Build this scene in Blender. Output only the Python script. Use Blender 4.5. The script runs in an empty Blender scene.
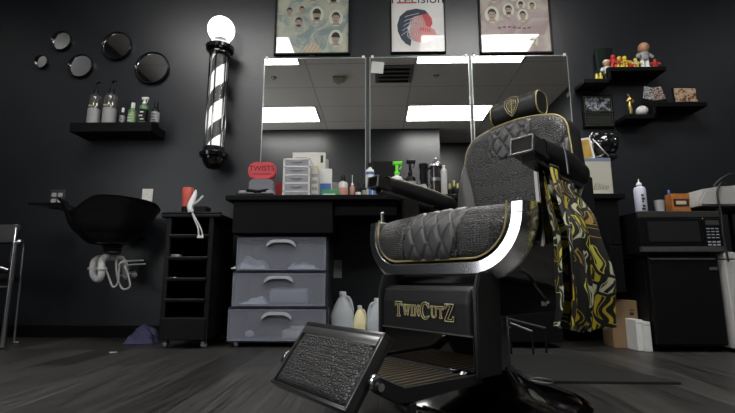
import bpy, bmesh, math, random
from mathutils import Vector, Matrix, noise
R = math.radians
random.seed(7)
scene = bpy.context.scene
COL = scene.collection

# ------------------------------------------------------------------ camera geometry
FOC = 436.0; EYE = 0.37
PITCH = math.atan(73 / FOC); YAW = math.atan(10.1 / FOC * math.cos(PITCH))
_fw = Vector((-math.sin(YAW) * math.cos(PITCH), math.cos(YAW) * math.cos(PITCH), math.sin(PITCH)))
_rt = Vector((math.cos(YAW), math.sin(YAW), 0)); _up = _rt.cross(_fw)
def W(px, py, Y):
    """point of the room at depth Y that was measured at this place of the photograph"""
    d = _rt * (px - 367.5) + _up * (206.5 - py) + _fw * FOC
    t = Y / d.y
    return Vector((d.x * t, Y, EYE + d.z * t))
def WX(px, Y, py=279): return W(px, py, Y).x
def WZ(py, Y, px=367): return W(px, py, Y).z
WALL = 2.9

# ------------------------------------------------------------------ materials
MATS = {}
def nt(name):
    m = bpy.data.materials.new(name); m.use_nodes = True
    n = m.node_tree.nodes; l = m.node_tree.links
    return m, n, l, n['Principled BSDF']
def mat(name, col, rough=.5, metal=0, coat=0, bump=0, bscale=200, spec=.5, emit=0, var=0, trans=0, alpha=1):
    if name in MATS: return MATS[name]
    m, n, l, b = nt(name)
    b.inputs['Base Color'].default_value = (*col, 1)
    b.inputs['Roughness'].default_value = rough
    b.inputs['Metallic'].default_value = metal
    b.inputs['Coat Weight'].default_value = coat
    b.inputs['Coat Roughness'].default_value = .04
    b.inputs['Specular IOR Level'].default_value = spec
    b.inputs['Transmission Weight'].default_value = trans
    b.inputs['Alpha'].default_value = alpha
    if emit:
        b.inputs['Emission Color'].default_value = (*col, 1); b.inputs['Emission Strength'].default_value = emit
    tc = n.new('ShaderNodeTexCoord')
    no = n.new('ShaderNodeTexNoise'); no.inputs['Scale'].default_value = bscale; no.inputs['Detail'].default_value = 3
    l.new(tc.outputs['Object'], no.inputs['Vector'])
    if bump:
        bp = n.new('ShaderNodeBump'); bp.inputs['Strength'].default_value = bump; bp.inputs['Distance'].default_value = .002
        l.new(no.outputs['Fac'], bp.inputs['Height']); l.new(bp.outputs['Normal'], b.inputs['Normal'])
    if var:
        mx = n.new('ShaderNodeMix'); mx.data_type = 'RGBA'
        mx.inputs['A'].default_value = (*[c * (1 - var) for c in col], 1)
        mx.inputs['B'].default_value = (*[min(1, c * (1 + var)) for c in col], 1)
        n2 = n.new('ShaderNodeTexNoise'); n2.inputs['Scale'].default_value = bscale * .1; n2.inputs['Detail'].default_value = 5
        l.new(tc.outputs['Object'], n2.inputs['Vector']); l.new(n2.outputs['Fac'], mx.inputs['Factor'])
        l.new(mx.outputs['Result'], b.inputs['Base Color'])
    MATS[name] = m
    return m

def wall_material():
    m, n, l, b = nt('charcoal_wall_paint')
    tc = n.new('ShaderNodeTexCoord')
    n1 = n.new('ShaderNodeTexNoise'); n1.inputs['Scale'].default_value = 3; n1.inputs['Detail'].default_value = 6
    cr = n.new('ShaderNodeValToRGB'); cr.color_ramp.elements[0].color = (.010, .0115, .0145, 1); cr.color_ramp.elements[1].color = (.016, .018, .0215, 1)
    n2 = n.new('ShaderNodeTexNoise'); n2.inputs['Scale'].default_value = 60; n2.inputs['Detail'].default_value = 4
    bp = n.new('ShaderNodeBump'); bp.inputs['Strength'].default_value = .3; bp.inputs['Distance'].default_value = .003
    l.new(tc.outputs['Object'], n1.inputs['Vector']); l.new(n1.outputs['Fac'], cr.inputs['Fac']); l.new(cr.outputs['Color'], b.inputs['Base Color'])
    l.new(tc.outputs['Object'], n2.inputs['Vector']); l.new(n2.outputs['Fac'], bp.inputs['Height']); l.new(bp.outputs['Normal'], b.inputs['Normal'])
    b.inputs['Roughness'].default_value = .36; b.inputs['Specular IOR Level'].default_value = .6
    return m
def floor_material():
    m, n, l, b = nt('dark_wood_planks')
    tc = n.new('ShaderNodeTexCoord')
    sep = n.new('ShaderNodeSeparateXYZ'); cb = n.new('ShaderNodeCombineXYZ')
    l.new(tc.outputs['Object'], sep.inputs[0]); l.new(sep.outputs['Y'], cb.inputs['X']); l.new(sep.outputs['X'], cb.inputs['Y'])
    br = n.new('ShaderNodeTexBrick'); br.offset = .37; br.offset_frequency = 2
    br.inputs['Color1'].default_value = (.020, .0185, .0175, 1); br.inputs['Color2'].default_value = (.052, .049, .046, 1); br.inputs['Mortar'].default_value = (.006, .006, .006, 1)
    br.inputs['Scale'].default_value = 1; br.inputs['Mortar Size'].default_value = .0018; br.inputs['Mortar Smooth'].default_value = .2
    br.inputs['Brick Width'].default_value = 1.2; br.inputs['Row Height'].default_value = .15
    l.new(cb.outputs[0], br.inputs['Vector'])
    mp = n.new('ShaderNodeMapping'); mp.inputs['Scale'].default_value = (1.3, 34, 1)
    l.new(cb.outputs[0], mp.inputs['Vector'])
    g = n.new('ShaderNodeTexNoise'); g.inputs['Scale'].default_value = 2.2; g.inputs['Detail'].default_value = 8; g.inputs['Roughness'].default_value = .7; g.inputs['Distortion'].default_value = .6
    l.new(mp.outputs[0], g.inputs['Vector'])
    cr = n.new('ShaderNodeValToRGB'); cr.color_ramp.elements[0].position = .36; cr.color_ramp.elements[0].color = (.30, .30, .30, 1)
    cr.color_ramp.elements[1].position = .68; cr.color_ramp.elements[1].color = (1.9, 1.9, 1.9, 1)
    l.new(g.outputs['Fac'], cr.inputs['Fac'])
    mx = n.new('ShaderNodeMix'); mx.data_type = 'RGBA'; mx.blend_type = 'MULTIPLY'; mx.inputs['Factor'].default_value = 1
    l.new(br.outputs['Color'], mx.inputs['A']); l.new(cr.outputs['Color'], mx.inputs['B']); l.new(mx.outputs['Result'], b.inputs['Base Color'])
    rr = n.new('ShaderNodeMapRange'); rr.inputs['To Min'].default_value = .30; rr.inputs['To Max'].default_value = .52
    l.new(g.outputs['Fac'], rr.inputs['Value']); l.new(rr.outputs[0], b.inputs['Roughness'])
    ad = n.new('ShaderNodeMath'); ad.operation = 'MULTIPLY_ADD'; ad.inputs[1].default_value = -1.5
    l.new(br.outputs['Fac'], ad.inputs[0]); l.new(g.outputs['Fac'], ad.inputs[2])
    bp = n.new('ShaderNodeBump'); bp.inputs['Strength'].default_value = .5; bp.inputs['Distance'].default_value = .002
    l.new(ad.outputs[0], bp.inputs['Height']); l.new(bp.outputs['Normal'], b.inputs['Normal'])
    return m
def ceiling_material():
    m, n, l, b = nt('ceiling_tiles')
    tc = n.new('ShaderNodeTexCoord')
    br = n.new('ShaderNodeTexBrick'); br.offset = 0
    br.inputs['Color1'].default_value = (.74, .71, .65, 1); br.inputs['Color2'].default_value = (.78, .75, .69, 1); br.inputs['Mortar'].default_value = (.52, .50, .46, 1)
    br.inputs['Scale'].default_value = 1; br.inputs['Mortar Size'].default_value = .010; br.inputs['Brick Width'].default_value = 1.22; br.inputs['Row Height'].default_value = .61
    mp = n.new('ShaderNodeMapping'); mp.inputs['Location'].default_value = (-.42, -.60, 0)
    l.new(tc.outputs['Object'], mp.inputs['Vector']); l.new(mp.outputs[0], br.inputs['Vector']); l.new(br.outputs['Color'], b.inputs['Base Color'])
    b.inputs['Roughness'].default_value = .9
    return m
def croc_material():
    m, n, l, b = nt('embossed_crocodile_leather')
    tc = n.new('ShaderNodeTexCoord')
    mp = n.new('ShaderNodeMapping'); mp.inputs['Scale'].default_value = (1.0, 1.0, 1.55)
    l.new(tc.outputs['Object'], mp.inputs['Vector'])
    v = n.new('ShaderNodeTexVoronoi'); v.feature = 'DISTANCE_TO_EDGE'; v.inputs['Scale'].default_value = 104; v.inputs['Randomness'].default_value = .55
    l.new(mp.outputs[0], v.inputs['Vector'])
    cr = n.new('ShaderNodeValToRGB'); cr.color_ramp.interpolation = 'EASE'; cr.color_ramp.elements[0].position = .0; cr.color_ramp.elements[1].position = .22
    l.new(v.outputs['Distance'], cr.inputs['Fac'])
    bp = n.new('ShaderNodeBump'); bp.inputs['Strength'].default_value = 1.0; bp.inputs['Distance'].default_value = .0028
    l.new(cr.outputs['Color'], bp.inputs['Height']); l.new(bp.outputs['Normal'], b.inputs['Normal'])
    mx = n.new('ShaderNodeMix'); mx.data_type = 'RGBA'
    mx.inputs['A'].default_value = (.008, .008, .008, 1); mx.inputs['B'].default_value = (.062, .060, .060, 1)
    l.new(cr.outputs['Color'], mx.inputs['Factor']); l.new(mx.outputs['Result'], b.inputs['Base Color'])
    b.inputs['Roughness'].default_value = .40; b.inputs['Specular IOR Level'].default_value = .6
    return m
def cape_material():
    m, n, l, b = nt('printed_cape_fabric')
    uv = n.new('ShaderNodeTexCoord')
    dn = n.new('ShaderNodeTexNoise'); dn.inputs['Scale'].default_value = 3.4; dn.inputs['Detail'].default_value = 1
    l.new(uv.outputs['UV'], dn.inputs['Vector'])
    mad = n.new('ShaderNodeVectorMath'); mad.operation = 'MULTIPLY_ADD'; mad.inputs[1].default_value = (.35, .35, 0)
    l.new(dn.outputs['Color'], mad.inputs[0]); l.new(uv.outputs['UV'], mad.inputs[2])
    mp = n.new('ShaderNodeMapping'); mp.inputs['Scale'].default_value = (8.5, 4.6, 1); mp.inputs['Rotation'].default_value = (0, 0, .25)
    l.new(mad.outputs[0], mp.inputs['Vector'])
    v = n.new('ShaderNodeTexVoronoi'); v.feature = 'F1'; v.inputs['Scale'].default_value = 1; v.voronoi_dimensions = '2D'; v.inputs['Randomness'].default_value = .85
    l.new(mp.outputs[0], v.inputs['Vector'])
    v2 = n.new('ShaderNodeTexVoronoi'); v2.feature = 'DISTANCE_TO_EDGE'; v2.inputs['Scale'].default_value = 1; v2.voronoi_dimensions = '2D'; v2.inputs['Randomness'].default_value = .85
    l.new(mp.outputs[0], v2.inputs['Vector'])
    # inside of each motif: colour per cell
    s = n.new('ShaderNodeSeparateColor'); l.new(v.outputs['Color'], s.inputs[0])
    cc = n.new('ShaderNodeValToRGB'); cc.color_ramp.interpolation = 'CONSTANT'
    e = cc.color_ramp.elements; e[0].color = (.52, .42, .02, 1); e[1].position = .30; e[1].color = (.60, .60, .40, 1)
    x = e.new(.55); x.color = (.012, .012, .012, 1); x = e.new(.68); x.color = (.72, .66, .10, 1); x = e.new(.84); x.color = (.45, .28, .05, 1)
    l.new(s.outputs[0], cc.inputs['Fac'])
    wv = n.new('ShaderNodeTexWave'); wv.inputs['Scale'].default_value = .5; wv.inputs['Distortion'].default_value = 4; wv.inputs['Detail'].default_value = 1
    l.new(mp.outputs[0], wv.inputs['Vector'])
    th = n.new('ShaderNodeMath'); th.operation = 'GREATER_THAN'; th.inputs[1].default_value = .50; l.new(wv.outputs['Fac'], th.inputs[0])
    # motif outline = band of the distance to edge
    g1 = n.new('ShaderNodeMath'); g1.operation = 'GREATER_THAN'; g1.inputs[1].default_value = .12; l.new(v2.outputs['Distance'], g1.inputs[0])
    g2 = n.new('ShaderNodeMath'); g2.operation = 'LESS_THAN'; g2.inputs[1].default_value = .17; l.new(v2.outputs['Distance'], g2.inputs[0])
    g3 = n.new('ShaderNodeMath'); g3.operation = 'MAXIMUM'; l.new(g2.outputs[0], g3.inputs[0]); l.new(th.outputs[0], g3.inputs[1])
    g4 = n.new('ShaderNodeMath'); g4.operation = 'MULTIPLY'; l.new(g1.outputs[0], g4.inputs[0]); l.new(g3.outputs[0], g4.inputs[1])
    mx = n.new('ShaderNodeMix'); mx.data_type = 'RGBA'; mx.inputs['A'].default_value = (.008, .008, .009, 1)
    l.new(g4.outputs[0], mx.inputs['Factor']); l.new(cc.outputs['Color'], mx.inputs['B']); l.new(mx.outputs['Result'], b.inputs['Base Color'])
    b.inputs['Roughness'].default_value = .55
    return m
def poster_material(name, c1, c2, c3, GL=1.85):
    m, n, l, b = nt(name)
    tc = n.new('ShaderNodeTexCoord')
    no = n.new('ShaderNodeTexNoise'); no.inputs['Scale'].default_value = 7; no.inputs['Detail'].default_value = 6; no.inputs['Distortion'].default_value = 1.5
    l.new(tc.outputs['Object'], no.inputs['Vector'])
    cr = n.new('ShaderNodeValToRGB'); e = cr.color_ramp.elements
    e[0].position = .38; e[0].color = (*c1, 1); e[1].position = .66; e[1].color = (*c3, 1); x = e.new(.52); x.color = (*c2, 1)
    l.new(no.outputs['Fac'], cr.inputs['Fac']); l.new(cr.outputs['Color'], b.inputs['Base Color'])
    b.inputs['Roughness'].default_value = .6; b.inputs['Coat Weight'].default_value = 1; b.inputs['Coat Roughness'].default_value = .01; b.inputs['Coat IOR'].default_value = GL
    return m
def frosted(name, col, fac, rough=.35):
    m, n, l, b = nt(name)
    b.inputs['Base Color'].default_value = (*col, 1); b.inputs['Roughness'].default_value = rough
    tr = n.new('ShaderNodeBsdfTransparent'); tr.inputs['Color'].default_value = (.92, .94, 1, 1)
    tl = n.new('ShaderNodeBsdfTranslucent'); tl.inputs['Color'].default_value = (*col, 1)
    m1 = n.new('ShaderNodeMixShader'); m1.inputs[0].default_value = .35
    m2 = n.new('ShaderNodeMixShader'); m2.inputs[0].default_value = fac
    no = n.new('ShaderNodeTexNoise'); no.inputs['Scale'].default_value = 25
    mr = n.new('ShaderNodeMapRange'); mr.inputs['To Min'].default_value = fac - .06; mr.inputs['To Max'].default_value = fac + .06
    l.new(no.outputs['Fac'], mr.inputs['Value']); l.new(mr.outputs[0], m2.inputs[0])
    l.new(b.outputs[0], m1.inputs[1]); l.new(tl.outputs[0], m1.inputs[2])
    l.new(tr.outputs[0], m2.inputs[1]); l.new(m1.outputs[0], m2.inputs[2])
    l.new(m2.outputs[0], n['Material Output'].inputs['Surface'])
    return m
def cardboard_material():
    return mat('brown_cardboard', (.22, .14, .07), .8, var=.3, bscale=60, bump=.2)

M_WALL = wall_material(); M_FLOOR = floor_material(); M_CEIL = ceiling_material()
M_CROC = croc_material(); M_CAPE = cape_material()
M_LEATHER = mat('smooth_black_leather', (.012, .012, .0125), .42, bump=.25, bscale=350, spec=.35)
M_GREYLEATHER = mat('quilted_dark_leather', (.062, .060, .060), .38, bump=.25, bscale=350)
M_CHROME = mat('polished_chrome', (.86, .86, .87), .16, 1)
M_DCHROME = mat('black_chrome', (.21, .21, .215), .13, 1, bump=.0)
M_STEEL = mat('brushed_steel', (.45, .45, .46), .28, 1, bump=.2, bscale=300)
M_GUN = mat('gunmetal_paint', (.018, .019, .019), .42, .3, bump=.15)
M_BGLOSS = mat('glossy_black', (.006, .006, .006), .12, coat=.6)
M_BLACK = mat('black_laminate', (.0045, .0045, .005), .5, bump=.15, spec=.12)
M_BPLAST = mat('black_plastic', (.006, .006, .0065), .42, spec=.18)
M_GOLD = mat('gold_piping', (.50, .40, .17), .45, .25)
M_GOLDT = mat('gold_thread', (.62, .55, .30), .5, .2)
M_WHITE = mat('white_plastic', (.72, .72, .70), .35)
M_PVC = mat('white_pvc_pipe', (.62, .62, .60), .4, var=.15)
M_GREYP = mat('grey_plastic', (.25, .25, .26), .4)
M_RED = mat('red_foam', (.62, .06, .07), .6, bump=.3)
M_INK = mat('black_ink', (.01, .01, .01), .6)
M_MIRROR = mat('mirror_silver', (.80, .80, .78), .008, 1)
M_GLASSEDGE = mat('mirror_glass_edge', (.42, .46, .45), .2, .3)
M_PAPER = mat('white_paper', (.68, .68, .66), .6, var=.08)
M_BLUE = mat('blue_print', (.08, .17, .42), .5)
M_GREEN = mat('green_card', (.05, .28, .10), .5)
M_LIME = mat('lime_plastic', (.16, .80, .03), .35)
M_YEL = mat('yellow_plastic', (.70, .52, .04), .4)
M_REDP = mat('red_plastic', (.55, .03, .025), .4)
M_ORANGE = mat('orange_print', (.40, .14, .03), .5, var=.5, bscale=400)
M_SKIN = mat('painted_skin', (.42, .22, .13), .5)
M_BRONZE = mat('trophy_gold', (.60, .42, .14), .3, .8)
M_CARD = cardboard_material()
M_FROST = frosted('frosted_drawer_plastic', (.53, .55, .60), .30)
M_FROSTW = frosted('clear_white_plastic', (.80, .80, .82), .72)
M_JUG = frosted('milky_jug_plastic', (.82, .86, .88), .62)
M_CREAM = mat('cream_liquid', (.66, .60, .36), .35)
M_CLOTH = mat('navy_cloth', (.035, .035, .085), .8, bump=.5, bscale=80)
M_RUBBER = mat('black_rubber', (.016, .016, .016), .55, bump=.3, bscale=90)

# ------------------------------------------------------------------ mesh helpers
I4 = Matrix.Identity(4)
def build(name, bm, m, parent=None, smooth=None, loc=None, uv=False):
    me = bpy.data.meshes.new(name); bmesh.ops.recalc_face_normals(bm, faces=bm.faces); bm.to_mesh(me); bm.free()
    for x in (m if isinstance(m, (list, tuple)) else [m]): me.materials.append(x)
    if smooth is not None:
        for p in me.polygons: p.use_smooth = True
        me.set_sharp_from_angle(angle=R(smooth))
    o = bpy.data.objects.new(name, me); COL.objects.link(o)
    if parent: o.parent = parent
    if loc: o.location = loc
    return o
def tag(o, label, cat, group=None):
    o['label'] = label; o['category'] = cat
    if group: o['group'] = group
    return o
def thing(name, label, cat, loc, rz=0, group=None, rx=0, ry=0):
    o = bpy.data.objects.new(name, None); COL.objects.link(o); o.empty_display_size = .05
    o.location = loc; o.rotation_euler = (rx, ry, rz)
    return tag(o, label, cat, group)
def struct(name, bm, m, smooth=None):
    o = build(name, bm, m, None, smooth); o['kind'] = 'structure'; return o
def box(bm, c, s, bev=0, M=I4, seg=2):
    r = bmesh.ops.create_cube(bm, size=1, matrix=M @ Matrix.Translation(c) @ Matrix.Diagonal((*s, 1)))
    if bev:
        es = list({e for v in r['verts'] for e in v.link_edges})
        bmesh.ops.bevel(bm, geom=es, offset=bev, segments=seg, affect='EDGES', profile=.5)
def box2(bm, a, b, bev=0, M=I4):
    box(bm, [(a[i] + b[i]) / 2 for i in range(3)], [abs(b[i] - a[i]) for i in range(3)], bev, M)
def nb(): return bmesh.new()
def lathe(bm, prof, seg=24, M=I4, mi=0):
    rings = []
    for r, z in prof:
        if r < 1e-5: rings.append([bm.verts.new(M @ Vector((0, 0, z)))])
        else: rings.append([bm.verts.new(M @ Vector((r * math.cos(2 * math.pi * k / seg), r * math.sin(2 * math.pi * k / seg), z))) for k in range(seg)])
    for a, b in zip(rings, rings[1:]):
        for k in range(seg):
            k2 = (k + 1) % seg
            if len(a) == 1 and len(b) == 1: continue
            if len(a) == 1: f = bm.faces.new((a[0], b[k2], b[k]))
            elif len(b) == 1: f = bm.faces.new((a[k], a[k2], b[0]))
            else: f = bm.faces.new((a[k], a[k2], b[k2], b[k]))
            f.material_index = mi
    for rg in (rings[0], rings[-1]):
        if len(rg) > 1: bm.faces.new(rg if rg is rings[0] else rg)
def smoothpath(pts, n=6, closed=False):
    P = [Vector(p) for p in pts]; out = []
    m = len(P)
    rng = range(m) if closed else range(m - 1)
    for i in rng:
        p0 = P[(i - 1) % m] if closed or i > 0 else P[0]; p1 = P[i]; p2 = P[(i + 1) % m]
        p3 = P[(i + 2) % m] if closed or i + 2 < m else P[-1]
        for k in range(n):
            t = k / n
            out.append(.5 * ((2 * p1) + (-p0 + p2) * t + (2 * p0 - 5 * p1 + 4 * p2 - p3) * t * t + (-p0 + 3 * p1 - 3 * p2 + p3) * t ** 3))
    if not closed: out.append(P[-1])
    return out
def tube(bm, pts, r, seg=8, closed=False, M=I4):
    P = [Vector(p) for p in pts]; m = len(P); rings = []
    up = Vector((0, 0, 1)); last = None
    for i in range(m):
        a = P[(i - 1) % m] if closed or i > 0 else P[i]; b = P[(i + 1) % m] if closed or i < m - 1 else P[i]
        t = (b - a).normalized()
        if last is None:
            s = t.cross(up) if abs(t.dot(up)) < .95 else t.cross(Vector((1, 0, 0)))
        else: s = last - t * last.dot(t)
        s.normalize(); last = s; q = t.cross(s)
        rr = r[i] if isinstance(r, (list, tuple)) else r
        rings.append([bm.verts.new(M @ (P[i] + (s * math.cos(2 * math.pi * k / seg) + q * math.sin(2 * math.pi * k / seg)) * rr)) for k in range(seg)])
    for i in range(m if closed else m - 1):
        a = rings[i]; b = rings[(i + 1) % m]
        for k in range(seg):
            bm.faces.new((a[k], a[(k + 1) % seg], b[(k + 1) % seg], b[k]))
    if not closed: bm.faces.new(rings[0]); bm.faces.new(rings[-1])
def prism(bm, poly, y0, y1, M=I4, bev=0):
    """poly in x,z ; extruded along y"""
    a = [bm.verts.new(M @ Vector((x, y0, z))) for x, z in poly]; b = [bm.verts.new(M @ Vector((x, y1, z))) for x, z in poly]
    f = [bm.faces.new(a), bm.faces.new(b)]; n = len(poly)
    for i in range(n): f.append(bm.faces.new((a[i], a[(i + 1) % n], b[(i + 1) % n], b[i])))
    if bev:
        es = list({e for x in f[:2] for e in x.edges}); bmesh.ops.bevel(bm, geom=es, offset=bev, segments=2, affect='EDGES')
def ball(bm, c, r, sc=(1, 1, 1), M=I4, seg=14):
    bmesh.ops.create_uvsphere(bm, u_segments=seg, v_segments=max(6, seg // 2 + 2), radius=r, matrix=M @ Matrix.Translation(c) @ Matrix.Diagonal((*sc, 1)))
def grid(bm, fn, nu, nv, uv=None, closeu=False, mi=None):
    vs = [[bm.verts.new(fn(i / nu, j / nv)) for i in range(nu + (0 if closeu else 1))] for j in range(nv + 1)]
    ul = bm.loops.layers.uv.verify() if uv else None
    for j in range(nv):
        for i in range(nu):
            i2 = (i + 1) % len(vs[0])
            f = bm.faces.new((vs[j][i], vs[j][i2], vs[j + 1][i2], vs[j + 1][i]))
            if mi: f.material_index = mi((i + .5) / nu, (j + .5) / nv)
            if uv:
                for lp, (a, c) in zip(f.loops, ((i, j), (i + 1, j), (i + 1, j + 1), (i, j + 1))): lp[ul].uv = uv(a / nu, c / nv)
    return vs
def rrect(w, h, r, n=5, cx=0, cz=0):
    pts = []
    for sx, sz, a0 in ((1, 1, 0), (-1, 1, 90), (-1, -1, 180), (1, -1, 270)):
        for k in range(n + 1):
            a = R(a0 + 90 * k / n); pts.append((cx + sx * (w / 2 - r) + r * math.cos(a), cz + sz * (h / 2 - r) + r * math.sin(a)))
    return pts
def text(name, s, size, m, parent, loc, rot, depth=.0006, align='CENTER', sx=1, shear=0):
    cu = bpy.data.curves.new(name, 'FONT'); cu.body = s; cu.size = size; cu.align_x = align; cu.align_y = 'CENTER'; cu.extrude = depth; cu.shear = shear
    o = bpy.data.objects.new(name, cu); COL.objects.link(o)
    dg = bpy.context.evaluated_depsgraph_get(); dg.update()
    me = bpy.data.meshes.new_from_object(o.evaluated_get(dg)); bpy.data.objects.remove(o); bpy.data.curves.remove(cu)
    me.materials.clear(); me.materials.append(m)
    o = bpy.data.objects.new(name, me); COL.objects.link(o); o.location = loc; o.rotation_euler = rot; o.scale = (sx, 1, 1)
    if parent: o.parent = parent
    return o
FRONT = (R(90), 0, 0)       # text facing -y

# ------------------------------------------------------------------ the room
XL, XR, YB, HC = -2.77, 2.41, -.96, 2.77
bm = nb(); box2(bm, (XL - .1, YB - 1.2, -.1), (XR + .1, WALL + .1, 0)); struct('floor', bm, M_FLOOR)
bm = nb(); box2(bm, (XL - .1, YB - 1.2, HC), (XR + .1, WALL + .1, HC + .1)); struct('ceiling', bm, M_CEIL)
bm = nb(); box2(bm, (XL - .1, WALL, 0), (XR + .1, WALL + .1, HC)); struct('wall_back', bm, M_WALL)
bm = nb(); box2(bm, (XL - .1, YB - 1.2, 0), (XL, WALL, HC)); struct('wall_left', bm, M_WALL)
bm = nb(); box2(bm, (XR, YB - 1.2, 0), (XR + .1, WALL, HC)); struct('wall_right', bm, M_WALL)
bm = nb()   # wall behind the camera with a recess on its right
box2(bm, (XL, YB - .1, 0), (1.0, YB, HC)); box2(bm, (.9, YB - .75, 0), (1.0, YB - .1, HC)); box2(bm, (1.0, YB - .85, 0), (XR, YB - .75, HC))
struct('wall_front', bm, M_WALL)
bm = nb(); box2(bm, (XL, WALL - .012, 0), (XR, WALL, .075), .003); struct('baseboard_back', bm, M_BLACK)

def window(name, x0, x1, z0, z1, M, nx):  # framed emissive pane, added out of view as a light source
    M_PANE = mat('emissive_fill_pane', (.93, .96, 1), .4, emit=FILL_GLOW)
    bm = nb(); f = .05
    for a, b in (((x0, z0), (x1, z0 + f)), ((x0, z1 - f), (x1, z1)), ((x0, z0), (x0 + f, z1)), ((x1 - f, z0), (x1, z1))): box2(bm, (a[0], .001, a[1]), (b[0], .05, b[1]), .004, M)
    for k in range(1, nx): x = x0 + (x1 - x0) * k / nx; box2(bm, (x - .02, .001, z0), (x + .02, .045, z1), .003, M)
    struct(name, bm, M_BPLAST)
    bm = nb(); box2(bm, (x0 + .02, .002, z0 + .02), (x1 - .02, .012, z1 - .02), 0, M)
    o = build('added_glow_pane', bm, M_PANE, bpy.data.objects[name])
FILL_GLOW = 1.9  # glow strength of the added pane
window('added_glow_window', -.9, .85, .35, 2.2, Matrix.Translation((XL, 0, 0)) @ Matrix(((0, 1, 0, 0), (-1, 0, 0, 0), (0, 0, 1, 0), (0, 0, 0, 1))), 2)  # unseen window added so the chrome seat trim reflects something bright

# troffers (two columns, two rows), a vent and sprinkler heads, seen in the mirrors
M_LAMP = mat('lit_troffer_diffuser', (1, .985, .96), .5, emit=20)
k = 0
for x0, x1, ya, yb, nm in ((-2.06, -.86, 1.20, 1.81, 'left front'), (.43, 1.62, 1.20, 1.81, 'right front'), (-2.06, -.86, -.60, .01, 'left rear'), (.43, 1.62, -.60, .01, 'right rear')):
    t = thing('ceiling_light', {'left front': 'lit ceiling panel reflected across the top edge of the leftmost mirror and left poster',
                                'right front': 'lit ceiling panel reflected at the top edge of middle and right mirrors',
                                'left rear': 'lit ceiling panel reflected low in the leftmost wall mirror',
                                'right rear': 'lit ceiling panel reflected low across middle and right mirrors'}[nm], 'ceiling light', ((x0 + x1) / 2, (ya + yb) / 2, HC), group='troffers in the dropped ceiling')
    w, d = (x1 - x0) / 2, (yb - ya) / 2
    bm = nb()
    for a, b in (((-w, -d), (w, -d + .02)), ((-w, d - .02), (w, d)), ((-w, -d), (-w + .02, d)), ((w - .02, -d), (w, d))): box2(bm, (a[0], a[1], -.012), (b[0], b[1], 0))
    build('frame', bm, M_WHITE, t)
    bm = nb(); box2(bm, (-w + .02, -d + .02, -.008), (w - .02, d - .02, -.001)); build('diffuser', bm, M_LAMP if x0 > 0 else mat('lit_troffer_diffuser_dimmer', (1, .985, .96), .5, emit=13), t)
t = thing('ceiling_vent', 'grey louvred ceiling vent reflected in the middle mirror near its left corner', 'vent', (.0 + .20, WALL - 1.95, HC))
bm = nb(); box(bm, (0, 0, -.006), (.44, .44, .012), .003); build('vent_frame', bm, mat('vent_grey', (.16, .155, .145), .6), t)
for i in range(4):
    bm = nb(); box(bm, (0, -.16 + i * .1, -.02), (.36, .035, .006), 0, Matrix.Rotation(0, 4, 'X')); build('louvre', bm, M_BLACK, t)
for px, py, Y, lb in ((436, 76, 5.0, 'small sprinkler head on the ceiling reflected in the middle mirror'), (274, 78, 5.0, 'small sprinkler head on the ceiling reflected in the leftmost mirror')):
    p = W(px, py, 2.9 + 2.3); s = (HC - EYE) / (p.z - EYE); X = p.x * s; Yv = 5.2 * s
    t = thing('sprinkler_head', lb, 'sprinkler', (X, 5.8 - Yv, HC))
    bm = nb(); lathe(bm, [(0, -.03), (.012, -.03), (.014, -.01), (.035, -.006), (.037, 0)], 16); build('escutcheon', bm, M_CHROME, t, 40)
t = thing('smoke_alarm', 'beige box-shaped alarm on the ceiling reflected in leftmost mirror', 'smoke alarm', (-.46, .86, HC))
bm = nb(); box(bm, (0, 0, -.02), (.14, .12, .04), .012); build('body', bm, mat('aged_beige_plastic', (.42, .36, .26), .5), t)
bm = nb(); box(bm, (0, -.02, -.05), (.06, .05, .03), .008); build('sensor', bm, mat('aged_beige_plastic', (.42, .36, .26), .5), t)

# ------------------------------------------------------------------ wall mirrors
TOPZ = 1.935; CZ = .845                        # counter top height
def mirror(x0, x1, lb):
    t = thing('wall_mirror', lb, 'mirror', ((x0 + x1) / 2, WALL, CZ + .02), group=None)
    w = (x1 - x0) / 2; h = TOPZ - CZ - .02
    bm = nb(); box2(bm, (-w, -.007, 0), (w, -.001, h)); build('glass_edge', bm, M_GLASSEDGE, t)
    bm = nb(); box2(bm, (-w + .006, -.0082, .006), (w - .006, -.0068, h - .006)); build('mirror_pane', bm, M_MIRROR, t)
    for cx in (-w + .02, w - .02):
        bm = nb(); box(bm, (cx, -.009, h), (.018, .012, .022), .003); build('mirror_clip', bm, M_WHITE, t)
mirror(-.806, -.076, 'frameless wall mirror nearest the barber pole, leftmost of three')
mirror(-.052, .652, 'frameless wall mirror in the middle, with white card at its top corner')
mirror(.668, 1.345, 'frameless wall mirror behind the barber chair headrest, rightmost of three')
bm = nb(); p = W(377, 67.5, WALL - .01)
box(bm, (0, 0, 0), (.088, .0012, .088)); o = build('paper_card', bm, mat('grey_card', (.50, .50, .47), .5), None, loc=(p.x + .003, WALL - .0095, p.z)); o.rotation_euler = (0, R(6), 0)
tag(o, 'small pale card stuck in the top left corner of the middle mirror', 'card')

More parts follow.
